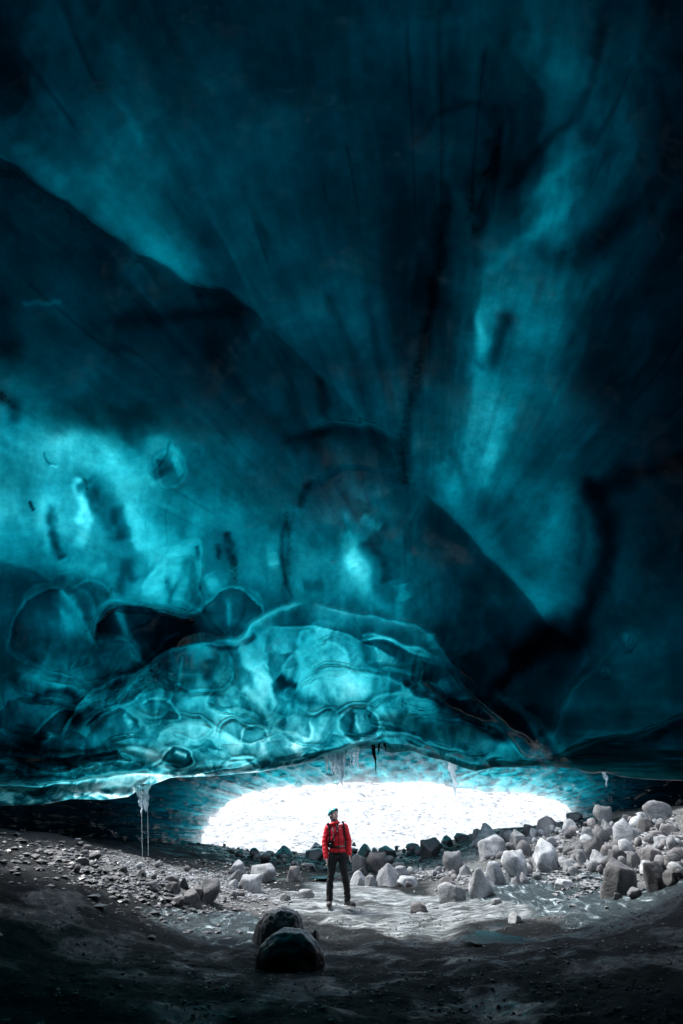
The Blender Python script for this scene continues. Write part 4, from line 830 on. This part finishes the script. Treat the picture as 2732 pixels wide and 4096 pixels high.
LEG = {'L': [(-.105, .0, .92), (-.165, -.02, .50), (-.182, .01, .12)], 'R': [(.085, .0, .92), (.145, -.03, .53), (.190, .01, .11)]}
HEADM = Matrix.Translation((-.098, -.015, 1.688)) @ Matrix.Rotation(rad(42), 4, 'Z') @ Matrix.Rotation(rad(-13), 4, 'X')
def hp(*p): return HEADM @ Vector(p)
def hand(bm, w, tip, sgn):
    w, t = Vector(w), Vector(tip); d = (t - w).normalized(); side = Vector((0, -1, 0)); side = (side - d * side.dot(d)).normalized(); nrm = d.cross(side)
    palm = w + d * .055
    m = Matrix((side, nrm, d)).transposed().to_4x4(); ell(bm, palm, (.042, .016, .052), m); seg(bm, w - d * .03, .026, w + d * .02, .027)
    for k, (off, L) in enumerate(((-.03, .062), (-.010, .074), (.011, .079), (.031, .070))):
        b = palm + d * .038 + side * off; m1 = b + d * L * .42 + nrm * sgn * .006; m2 = m1 + d * L * .33 + nrm * sgn * .018; m3 = m2 + d * L * .16 + nrm * sgn * .018
        seg(bm, b, .0095, m1, .0088); seg(bm, m1, .0088, m2, .008); seg(bm, m2, .008, m3, .0072)
    b = palm - d * .018 + side * .036; t1 = b + d * .035 + side * .022 + nrm * sgn * .010; t2 = t1 + d * .032 + side * .002 + nrm * sgn * .010
    seg(bm, b, .013, t1, .0115); seg(bm, t1, .011, t2, .009)
def build_person(loc, rz=0.0):
    root = bpy.data.objects.new('person', None); COL.objects.link(root); root.location = loc; root.rotation_euler = (0, 0, rz)
    tag(root, 'person in red jacket and teal helmet standing feet apart, head turned to one side', 'person')
    P = lambda name, me, mat, par=None: link(name, me, mat, par or root)
    # body: one surface from head to feet
    bm = bmesh.new()
    R3 = HEADM.to_3x3().to_4x4()
    ell(bm, hp(0, .012, .035), (.076, .098, .088), R3); ell(bm, hp(0, -.028, -.03), (.062, .062, .078), R3); ell(bm, hp(0, -.045, -.075), (.040, .040, .032), R3)
    ell(bm, hp(0, -.062, -.088), (.020, .018, .016), R3)                                # chin
    seg(bm, hp(0, -.090, .012), .010, hp(0, -.112, -.022), .0135); ell(bm, hp(0, -.100, -.028), (.018, .012, .009), R3)   # nose
    for s_ in (-1, 1):
        ell(bm, hp(s_ * .030, -.083, .024), (.022, .012, .009), R3)       # brow ridge
        ell(bm, hp(s_ * .030, -.080, .006), (.013, .010, .008), R3)                     # closed lids
        ell(bm, hp(s_ * .046, -.058, -.022), (.022, .020, .018), R3)                    # cheeks
        ell(bm, hp(s_ * .080, .015, -.010), (.008, .020, .032), R3)                     # ears
    ell(bm, hp(0, -.090, -.050), (.022, .010, .0055), R3); ell(bm, hp(0, -.088, -.061), (.019, .010, .006), R3)
    seg(bm, hp(0, .02, -.06), .058, (-.075, .01, 1.47), .062)
    ell(bm, (-.05, .02, 1.33), (.155, .10, .17)); ell(bm, (-.02, .02, 1.10), (.135, .09, .15)); ell(bm, (-.01, .02, .95), (.15, .10, .10))
    for k, s_ in (('L', 1), ('R', -1)):
        a = ARM[k]; seg(bm, (-.05, .02, 1.43), .06, a[0], .062); seg(bm, a[0], .058, a[1], .042); seg(bm, a[1], .042, a[2], .027)
        t = Vector(a[2]) + Vector((.045 if k == 'L' else .004, -.01, -.17)); hand(bm, a[2], t, s_ * (1 if k == 'L' else 1))
        l = LEG[k]; seg(bm, l[0], .085, l[1], .055); seg(bm, l[1], .050, (l[2][0], l[2][1], .15), .034)
    body = P('body', remesh(bm, 'body', .0045, 2), M['skin'])
    body['label'] = 'pale skin of the turned face, neck and bare hands'
    # face details
    def blob(name, c, r, mat, par=body):
        b = bmesh.new(); ell(b, (0, 0, 0), r); me = bpy.data.meshes.new(name); b.to_mesh(me); b.free()
        for p in me.polygons: p.use_smooth = True
        o = P(name, me, mat, par); o.matrix_local = HEADM @ Matrix.Translation(c); return o
    for s_ in (-1, 1):
        blob('eyebrow', (s_ * .030, -.0945, .034), (.019, .004, .0038), M['brow']); blob('eyelash', (s_ * .030, -.0895, .002), (.012, .003, .0022), M['hair'])
    blob('lips', (0, -.0985, -.055), (.020, .005, .0045), M['lip'])
    bm = bmesh.new(); ell(bm, hp(0, .030, .040), (.084, .092, .086), R3); ell(bm, hp(0, .055, -.03), (.070, .052, .065), R3)
    for s_ in (-1, 1): ell(bm, hp(s_ * .072, .0, .01), (.010, .022, .040), R3)
    P('hair', remesh(bm, 'hair', .006, 2, .003, 60), M['hair'], body)
    # jacket
    bm = bmesh.new()
    ell(bm, (-.055, .02, 1.35), (.192, .128, .165)); ell(bm, (-.045, .02, 1.22), (.200, .132, .18)); ell(bm, (-.03, .02, 1.08), (.168, .125, .15)); ell(bm, (-.06, .02, 1.455), (.135, .085, .06))
    ell(bm, (-.018, .02, 1.00), (.192, .135, .065))
    seg(bm, (-.085, .0, 1.50), .088, (-.082, -.002, 1.545), .084)
    for k in 'LR':
        a = ARM[k]; seg(bm, (-.05 + (-.10 if k == 'L' else .08), .02, 1.43), .078, a[0], .080); seg(bm, a[0], .080, a[1], .066); seg(bm, a[1], .066, a[2], .052); ell(bm, a[2], (.050, .052, .026))
    def jf(co):
        arm = (np.abs(co[:, 0] + .03) > .17).astype(float); low = sstep(1.25, 1.0, co[:, 2]); return .45 + .9 * arm + .6 * low
    jme = remesh(bm, 'jacket', .007, 3, .0055, 10, 5, jf)
    b = bmesh.new(); b.from_mesh(jme)      # hem: cut level
    bmesh.ops.bisect_plane(b, geom=b.verts[:] + b.edges[:] + b.faces[:], plane_co=(0, 0, .945), plane_no=(-.02, 0, -1), clear_outer=False)
    rm = [v for v in b.verts if v.co.z < .944 and abs(v.co.x + .015) < .20 and v.co.x > -.205]; bmesh.ops.delete(b, geom=rm, context='VERTS'); b.to_mesh(jme); b.free()
    jacket = P('jacket', jme, M['red'])
    # trousers
    bm = bmesh.new(); ell(bm, (-.01, .015, .965), (.172, .118, .08)); ell(bm, (-.01, .015, .88), (.165, .115, .09))
    for k in 'LR':
        l = LEG[k]; seg(bm, l[0], .098, ((l[0][0] + l[1][0]) / 2, -.01, .70), .086); seg(bm, ((l[0][0] + l[1][0]) / 2, -.01, .70), .086, l[1], .068); seg(bm, l[1], .070, (l[2][0], l[2][1], .30), .066); seg(bm, (l[2][0], l[2][1], .30), .066, (l[2][0], l[2][1], .13), .064)
    trousers = P('trousers', remesh(bm, 'trousers', .007, 3, .010, 13, 15, lambda co: .5 + .8 * sstep(.7, .2, co[:, 2])), M['trs'])
    # boots with strapped-on spikes
    for k in 'LR':
        l = LEG[k]; dr = Vector((-.05, -1, 0)).normalized() if k == 'L' else Vector((.78, -.62, 0)).normalized(); c = Vector((l[2][0], l[2][1], 0)); rt = Vector((-dr.y, dr.x, 0))
        bm = bmesh.new(); seg(bm, c + Vector((0, 0, .16)), .058, c + Vector((0, 0, .07)), .056); seg(bm, c + dr * -.02 + Vector((0, 0, .05)), .052, c + dr * .13 + Vector((0, 0, .045)), .048)
        ell(bm, c + dr * .16 + Vector((0, 0, .045)), (.055, .055, .045)); seg(bm, c - dr * .03 + Vector((0, 0, .03)), .048, c + dr * .16 + Vector((0, 0, .03)), .05)
        me = remesh(bm, 'boot', .007, 3); b = bmesh.new(); b.from_mesh(me)
        for v in b.verts: v.co.z = max(v.co.z, .006)
        b.to_mesh(me); b.free(); boot = P('boot', me, M['boot'])
        bm = bmesh.new()
        for q in (0.04, .14):
            pts = [c + dr * q + rt * math.cos(t) * .062 + Vector((0, 0, .02 + max(0, math.sin(t)) * (.095 if q < .06 else .078))) for t in np.linspace(-.2, math.pi + .2, 14)]
            for a_, b_ in zip(pts, pts[1:]): seg(bm, a_, .003, b_, .003)
        for q in (-.04, .02, .08, .14, .19):
            for s_ in (-1, 1): bmesh.ops.create_cone(bm, cap_ends=True, segments=6, radius1=.002, radius2=.009, depth=.03, matrix=Matrix.Translation(c + dr * q + rt * s_ * .042 + Vector((0, 0, .004))))
        for s_ in (-1, 1): seg(bm, c - dr * .05 + rt * s_ * .048 + Vector((0, 0, .018)), .006, c + dr * .20 + rt * s_ * .048 + Vector((0, 0, .018)), .006)
        seg(bm, c + rt * .05 + Vector((0, 0, .018)), .006, c - rt * .05 + Vector((0, 0, .018)), .006)
        P('crampon', remesh(bm, 'crampon', .0035, 0), M['metal'], boot)
    # neck gaiter
    bm = bmesh.new(); seg(bm, (-.088, -.0, 1.545), .080, (-.09, .0, 1.60), .076); P('neck_gaiter', remesh(bm, 'neck_gaiter', .006, 2, .004, 30), M['gtr'])
    # helmet
    bm = bmesh.new(); bmesh.ops.create_uvsphere(bm, u_segments=40, v_segments=24, radius=1)
    bmesh.ops.delete(bm, geom=[v for v in bm.verts if v.co.z < -.36 + .26 * max(0, -v.co.y) - .28 * max(0, v.co.y)], context='VERTS')
    for v in bm.verts: v.co = Vector((v.co.x * .098, v.co.y * .122 + .012, v.co.z * .098 + .055))
    bmesh.ops.solidify(bm, geom=bm.faces[:], thickness=.008)
    bm.transform(HEADM @ Matrix.Rotation(rad(-10), 4, 'X')); me = bpy.data.meshes.new('helmet'); bm.to_mesh(me); bm.free()
    for p in me.polygons: p.use_smooth = True
    helmet = P('helmet', me, M['teal'])
    HM = HEADM @ Matrix.Rotation(rad(-10), 4, 'X')
    bm = bmesh.new(); n = 28
    for zz, rr, th in ((.062, 1.03, .007),):
        pts = [HM @ Vector((math.cos(t) * .100 * rr, math.sin(t) * .124 * rr + .012, zz + .012 * math.sin(-t))) for t in np.linspace(0, 2 * math.pi, n)]
        for a_, b_ in zip(pts, pts[1:]): seg(bm, a_, th, b_, th)
    me = bpy.data.meshes.new('lamp_band'); bm.to_mesh(me); bm.free(); P('lamp_band', me, M['blk'], helmet)
    bm = bmesh.new(); bmesh.ops.create_cube(bm, size=1, matrix=HM @ Matrix.Translation((0, -.128, .076)) @ Matrix.Diagonal((.060, .030, .038, 1))); bmesh.ops.bevel(bm, geom=bm.edges[:], offset=.006, segments=2, affect='EDGES')
    me = bpy.data.meshes.new('headlamp'); bm.to_mesh(me); bm.free(); hl = P('headlamp', me, M['blk'], helmet)
    bm = bmesh.new(); bmesh.ops.create_uvsphere(bm, u_segments=12, v_segments=8, radius=.013, matrix=HM @ Matrix.Translation((0.005, -.143, .078))); me = bpy.data.meshes.new('lamp_lens'); bm.to_mesh(me); bm.free(); P('lamp_lens', me, M['wht'], helmet)
    bm = bmesh.new()
    for s_ in (-1, 1):
        for (x0, y0, z0) in ((.084, -.035, .035), (.088, .05, .03)):
            pts = [hp(s_ * x0, y0, z0), hp(s_ * .074, -.012 + y0 * .2, -.045), hp(s_ * .045, -.035, -.090), hp(0, -.045, -.110)]
            for a_, b_ in zip(pts, pts[1:]): seg(bm, a_, .0050, b_, .0050)
    me = bpy.data.meshes.new('chin_strap'); bm.to_mesh(me); bm.free(); P('chin_strap', me, M['blk'], helmet)
    for (x, z) in ((-.05, .115), (-.082, .088)):
        bm = bmesh.new(); ell(bm, HM @ Vector((x, -.02 + x * .3, z)), (.012, .018, .008), R3); me = bpy.data.meshes.new('vent'); bm.to_mesh(me); bm.free(); P('vent', me, M['blk'], helmet)
    # things lying on the front of the jacket, draped over its surface
    nv = len(jme.vertices); bvh = BVHTree.FromPolygons([v.co[:] for v in jme.vertices], [p.vertices[:] for p in jme.polygons])
    def front(x, z, off=.006):
        h = bvh.ray_cast(Vector((x, -1, z)), Vector((0, 1, 0))); return Vector((x, (h[0].y if h[0] else -.1) - off, z))
    def ribbon(bmx, pts, w, th=.008, off=.006):
        pp = []
        for (x0, z0), (x1, z1) in zip(pts, pts[1:]):
            n_ = max(2, int(math.hypot(x1 - x0, z1 - z0) / .02)); pp += [front(x0 + (x1 - x0) * k / n_, z0 + (z1 - z0) * k / n_, off) for k in range(n_)]
        pp.append(front(*pts[-1], off)); rings = []
        for i, p in enumerate(pp):
            d = (pp[min(i + 1, len(pp) - 1)] - pp[max(i - 1, 0)]).normalized(); sd_ = d.cross(Vector((0, -1, 0))).normalized(); q = Vector((0, -1, 0))
            rings.append([bmx.verts.new(p + sd_ * a + q * b_) for a, b_ in ((-w, -th * 2), (-w, th * .5), (-w * .7, th), (w * .7, th), (w, th * .5), (w, -th * 2))])
        for a, b_ in zip(rings, rings[1:]):
            for j in range(6): bmx.faces.new((a[j], a[(j + 1) % 6], b_[(j + 1) % 6], b_[j]))
        bmx.faces.new(rings[0]); bmx.faces.new(rings[-1][::-1])
    C = lambda x, y: ((x - 690) / 933, (2040 - y) / 933)
    def rib(name, segs, mat, par, off=.004, th=.006, label=None):
        b_ = bmesh.new()
        for pts, w_ in segs: ribbon(b_, [C(*p) for p in pts], w_, th, off)
        bmesh.ops.recalc_face_normals(b_, faces=b_.faces[:]); me = bpy.data.meshes.new(name); b_.to_mesh(me); b_.free(); o = P(name, me, mat, par)
        if label: o['label'] = label
        return o
    rib('zip', [([(668, 600), (672, 700), (690, 800), (702, 950), (700, 1010)], .007), ([(698, 1055), (700, 1155)], .007)], M['blk'], jacket)
    rib('chest_logo', [([(728, 694), (729, 704)], .009), ([(741, 708), (742, 716)], .006)], M['wht'], jacket, .003, .002)
    rib('chest_zip', [([(785, 770), (800, 860), (808, 930)], .004)], M['blk'], jacket)
    # collar flap with its shadowed fold
    bm = bmesh.new(); pts = [Vector((-.085 + math.cos(t) * .098, -.002 + math.sin(t) * .094, 1.525 + .018 * math.cos(t + .6))) for t in np.linspace(-math.pi * 1.0, math.pi * .0, 22)]
    for a_, b_ in zip(pts, pts[1:]): seg(bm, a_, .019, b_, .019)
    P('collar', remesh(bm, 'collar', .006, 2, .004, 25), M['red'], jacket)
    for k in 'LR':
        a = Vector(ARM[k][2]); bm = bmesh.new(); seg(bm, a + Vector((0, 0, .022)), .054, a + Vector((0, 0, -.006)), .054); me = remesh(bm, 'cuff', .006, 1, .002, 40); P('cuff', me, M['red'], jacket)
    # backpack: pack on the back, shoulder straps and hip belt in front
    bp = bpy.data.objects.new('backpack', None); COL.objects.link(bp); bp.location = loc; bp.rotation_euler = (0, 0, rz)
    tag(bp, 'black backpack worn by the person in red, with dark shoulder straps and grey belt', 'backpack')
    bm = bmesh.new(); bmesh.ops.create_cube(bm, size=1, matrix=Matrix.Translation((-.05, .24, 1.24)) @ Matrix.Diagonal((.27, .17, .46, 1))); bmesh.ops.bevel(bm, geom=bm.edges[:], offset=.05, segments=3, affect='EDGES')
    P('pack_body', remesh(bm, 'pack_body', .012, 3, .008, 9), M['blk'], bp)
    for pts in ([(452, 640), (480, 612), (505, 700), (512, 800), (508, 900), (498, 980), (490, 1040)], [(775, 575), (795, 620), (805, 700), (815, 800), (832, 900), (840, 1010)]):
        rib('shoulder_strap', [(pts, .021)], M['blk'], bp, .008, .010)
    rib('hip_belt', [([(500, 1030), (580, 1040), (720, 1030)], .016)], M['blk'], bp, .006, .008); rib('belt_webbing', [([(715, 1028), (800, 1018), (838, 1020)], .011)], M['grey'], bp, .008, .006)
    rib('strap_webbing', [([(560, 690), (590, 760)], .011), ([(585, 790), (605, 930)], .009), ([(492, 1050), (497, 1140)], .009)], M['grey'], bp, .006, .005)
    rib('sternum_strap', [([(520, 690), (560, 690)], .007), ([(745, 660), (800, 655)], .007)], M['blk'], bp, .008, .006)
    rib('strap_buckle', [([(768, 650), (792, 652)], .010)], M['grey'], bp, .016, .005)
    # the camera hanging at the hip
    cm = bpy.data.objects.new('camera_on_strap', None); COL.objects.link(cm); cm.location = loc; cm.rotation_euler = (0, 0, rz)
    tag(cm, 'black camera hanging on its neck strap at the waist of the person in red', 'camera')
    c0 = front(*C(540, 990), .055)
    bm = bmesh.new(); bmesh.ops.create_cube(bm, size=1, matrix=Matrix.Translation(c0) @ Matrix.Rotation(rad(12), 4, 'Y') @ Matrix.Diagonal((.125, .06, .085, 1))); bmesh.ops.create_cube(bm, size=1, matrix=Matrix.Translation(c0 + Vector((0, 0, .052))) @ Matrix.Diagonal((.05, .05, .03, 1)))
    bmesh.ops.bevel(bm, geom=bm.edges[:], offset=.008, segments=2, affect='EDGES'); me = bpy.data.meshes.new('camera_body'); bm.to_mesh(me); bm.free(); P('camera_body', me, M['lens'], cm)
    bm = bmesh.new(); bmesh.ops.create_cone(bm, cap_ends=True, segments=28, radius1=.036, radius2=.034, depth=.07, matrix=Matrix.Translation(c0 + Vector((0, -.055, -.004))) @ Matrix.Rotation(rad(90), 4, 'X'))
    me = bpy.data.meshes.new('lens_barrel'); bm.to_mesh(me); bm.free(); lb = P('lens_barrel', me, M['lens'], cm)
    bm = bmesh.new(); ell(bm, c0 + Vector((0, -.091, -.004)), (.028, .006, .028)); me = bpy.data.meshes.new('lens_glass'); bm.to_mesh(me); bm.free(); P('lens_glass', me, M['glass'], lb)
    rib('neck_strap', [([(640, 590), (655, 680)], .006), ([(690, 570), (680, 690)], .006), ([(664, 680), (666, 740)], .017), ([(662, 740), (600, 870), (585, 950)], .005), ([(672, 740), (640, 800), (520, 950)], .004)], M['blk'], cm, .010, .005)
    rib('strap_clip', [([(648, 630), (652, 668)], .006), ([(682, 650), (678, 675)], .006), ([(664, 745), (668, 762)], .009)], M['wht'], cm, .017, .003)
    return root
_g = ground_hit([338.2], [908.2])[0]
PERSON_AT = (float(_g[0]), float(_g[1]), float(_g[2]) - .005)
build_person(PERSON_AT)

# ------------------------------------------------------------------ icicles
def icicle_material():
    s = NT('clear_icicle'); g = s.n('BsdfGlass'); s.set(g, Roughness=.08, IOR=1.31, Color=(.86, .93, .95, 1)); d = s.n('BsdfTranslucent'); s.set(d, Color=(.80, .90, .93, 1))
    o = s.geo(); st = s.scaled(o, (1, 1, .35)); n = s.noise(38, 5, .65, st); s.l(s.bump(n, .9, .03), g.inputs['Normal']); m = s.n('MixShader')
    s.l(s.math('MULTIPLY', s.ramp(n, [(.4, (.4,) * 3), (.7, (.9,) * 3)]), .8), m.inputs[0]); s.l(g.outputs[0], m.inputs[1]); s.l(d.outputs[0], m.inputs[2]); s.l(m.outputs[0], s.out.inputs[0]); return s.m
MI = icicle_material()
def LIPY(u): v = lip_v(np.array(float(u))); d = rays(u, v); return float((ellip(d) + .12) * d[1])
def icicles(label, parts, Y, name='icicle', mat=None, group=None):       # parts: (u_top, v_top, u_tip, v_tip, width px)
    bm = bmesh.new()
    for k, (u0, v0, u1, v1, w_) in enumerate(parts):
        a = at_y(u0, v0, Y); b = at_y(u1, v1, Y); m = Y / F_PX * 1.13 / 1.14; n = 26; rs = np.random.RandomState(int(u0 * 3 + v0 + k)); rings = []
        for i in range(n):
            t = i / (n - 1); p = a * (1 - t) + b * t; r = w_ / 2 * .8 * m * (1 - t) ** .7 * (1 + .35 * vnoise(np.array(t * 9.0), np.array(k * 3.1), int(u0))) + .002
            ang = np.linspace(0, 2 * math.pi, 12, endpoint=False); rr = r * (1 + .3 * vnoise(np.cos(ang) * 1.5 + k, np.sin(ang) * 1.5 + t * 6, int(v0)))
            off = .3 * w_ / 2 * m * float(vnoise(np.array(t * 6.0), np.array(k * 1.7), 77)) * (t > .02)
            rings.append([bm.verts.new((p[0] + off + math.cos(q) * x, p[1] + math.sin(q) * x * .8, p[2])) for q, x in zip(ang, rr)])
        for A, B in zip(rings, rings[1:]):
            for j in range(12): bm.faces.new((A[j], B[j], B[(j + 1) % 12], A[(j + 1) % 12]))
        bm.faces.new(rings[0]); bm.faces.new(rings[-1][::-1])
    bmesh.ops.recalc_face_normals(bm, faces=bm.faces[:])
    me = bpy.data.meshes.new(name); bm.to_mesh(me); bm.free()
    for p in me.polygons: p.use_smooth = True
    o = link(name, me, mat or MI); tag(o, label, 'icicle', group); return o
icicles('ragged cluster of clear icicles hanging above the walker', [(327, 753, 327, 773, 5), (331, 753, 332, 775, 6), (335, 753, 336, 781, 8), (339, 753, 341, 785, 9), (343, 751, 342, 786, 6), (340, 755, 343, 780, 8)], LIPY(350), 'icicle_cluster')
icicles('short clear icicle cluster right of the ragged cluster above the walker', [(350, 749, 351, 763, 4), (354, 748, 354, 768, 7), (358, 747, 357, 769, 4)], LIPY(350), 'icicle_cluster')
MSTICK = plain('dark_ice_stick', (.02, .03, .032), .25)
icicles('thin dark icicle like a stick, right of the clear clusters', [(373.5, 744, 376.5, 775, 3.6)], LIPY(350), mat=MSTICK)
icicles('tiny dark icicle nearest to the dark stick-like icicle', [(379.5, 743, 378, 755, 3)], LIPY(350), mat=MSTICK)
icicles('tiny dark icicle farther right of the dark stick-like icicle', [(385, 743, 386, 752, 3.2)], LIPY(350), mat=MSTICK)
icicles('long single clear icicle hanging over the right part of the opening', [(450.5, 755, 456.5, 796, 9), (452, 755, 455, 782, 7)], LIPY(350))
icicles('thick stubby icicle cluster dripping water at the left end of the lip', [(141, 784, 141, 806, 12), (146, 784, 145, 812, 8), (138, 787, 139, 800, 7), (142, 795, 141, 815, 5), (147, 795, 147, 811, 4)], LIPY(145), 'icicle_cluster')
icicles('little pointed icicle under the lip at the right, before the dark hollow', [(604, 768, 607, 787, 6)], LIPY(604))
def drip(u0, v0, v1, Y, label):
    a = at_y(u0, v0, Y); b = at_y(u0 + .8, v1, Y); bm = bmesh.new(); n = 14
    for i in range(n):
        p = a + (b - a) * (i / n); q = a + (b - a) * ((i + .93) / n); seg(bm, p, .0024, q, .0018)
    me = bpy.data.meshes.new('water_trickle'); bm.to_mesh(me); bm.free(); o = link('water_trickle', me, MI); tag(o, label, 'water')
drip(141.5, 812, 857, LIPY(145), 'thin trickle of water falling from the left icicle cluster, left strand')
drip(147.5, 806, 856, LIPY(145), 'thin trickle of water falling from the left icicle cluster, right strand')

# ------------------------------------------------------------------ meltwater
def water_material():
    s = NT('meltwater'); p = s.n('BsdfPrincipled'); g = s.geo(); n = s.noise(9, 4, .6, s.scaled(g, (1, 2.5, 1)))
    s.l(s.ramp(n, [(.4, (.01, .07, .085)), (.7, (.03, .16, .19))]), p.inputs['Base Color']); s.set(p, Roughness=.15, IOR=1.2); s.l(s.bump(n, 1.0, .25), p.inputs['Normal']); s.l(p.outputs[0], s.out.inputs[0]); return s.m
MW = water_material()
def pool(outline, label, seed, lift=-.005):
    P = ground_hit([p[0] for p in outline], [p[1] for p in outline]); c = P.mean(0); n = 56; bm = bmesh.new(); vs = []
    ang = np.arctan2(P[:, 1] - c[1], P[:, 0] - c[0]); r = np.hypot(P[:, 1] - c[1], P[:, 0] - c[0]); o_ = np.argsort(ang); A = ang[o_]; Rr = r[o_]
    A = np.r_[A - 2 * math.pi, A, A + 2 * math.pi]; Rr = np.tile(Rr, 3); z = np.percentile(P[:, 2], 45) + lift
    for rg in range(1, 9):
        row = []
        for t in np.linspace(-math.pi, math.pi, n, endpoint=False):
            q = np.interp(t, A, Rr) * (1 + .18 * float(vnoise(np.array(math.cos(t) * 4), np.array(math.sin(t) * 4), seed))) * rg / 8
            x, y = c[0] + q * math.cos(t), c[1] + q * math.sin(t); row.append(bm.verts.new((x, y, z)))
        vs.append(row)
    for a, b in zip(vs, vs[1:]):
        for j in range(n): bm.faces.new((a[j], b[j], b[(j + 1) % n], a[(j + 1) % n]))
    bm.faces.new(vs[0]); bmesh.ops.recalc_face_normals(bm, faces=bm.faces[:]); me = bpy.data.meshes.new('meltwater'); bm.to_mesh(me); bm.free()
    if me.polygons[0].normal.z < 0: me.flip_normals()
    for p in me.polygons: p.use_smooth = True
    o = link('meltwater_pool', me, MW); tag(o, kind='structure')
pool([(474, 932), (498, 930), (510, 938), (514, 946), (492, 945), (478, 939)], '', 1)
pool([(300, 870), (318, 869), (332, 876), (318, 881), (300, 879)], '', 2)
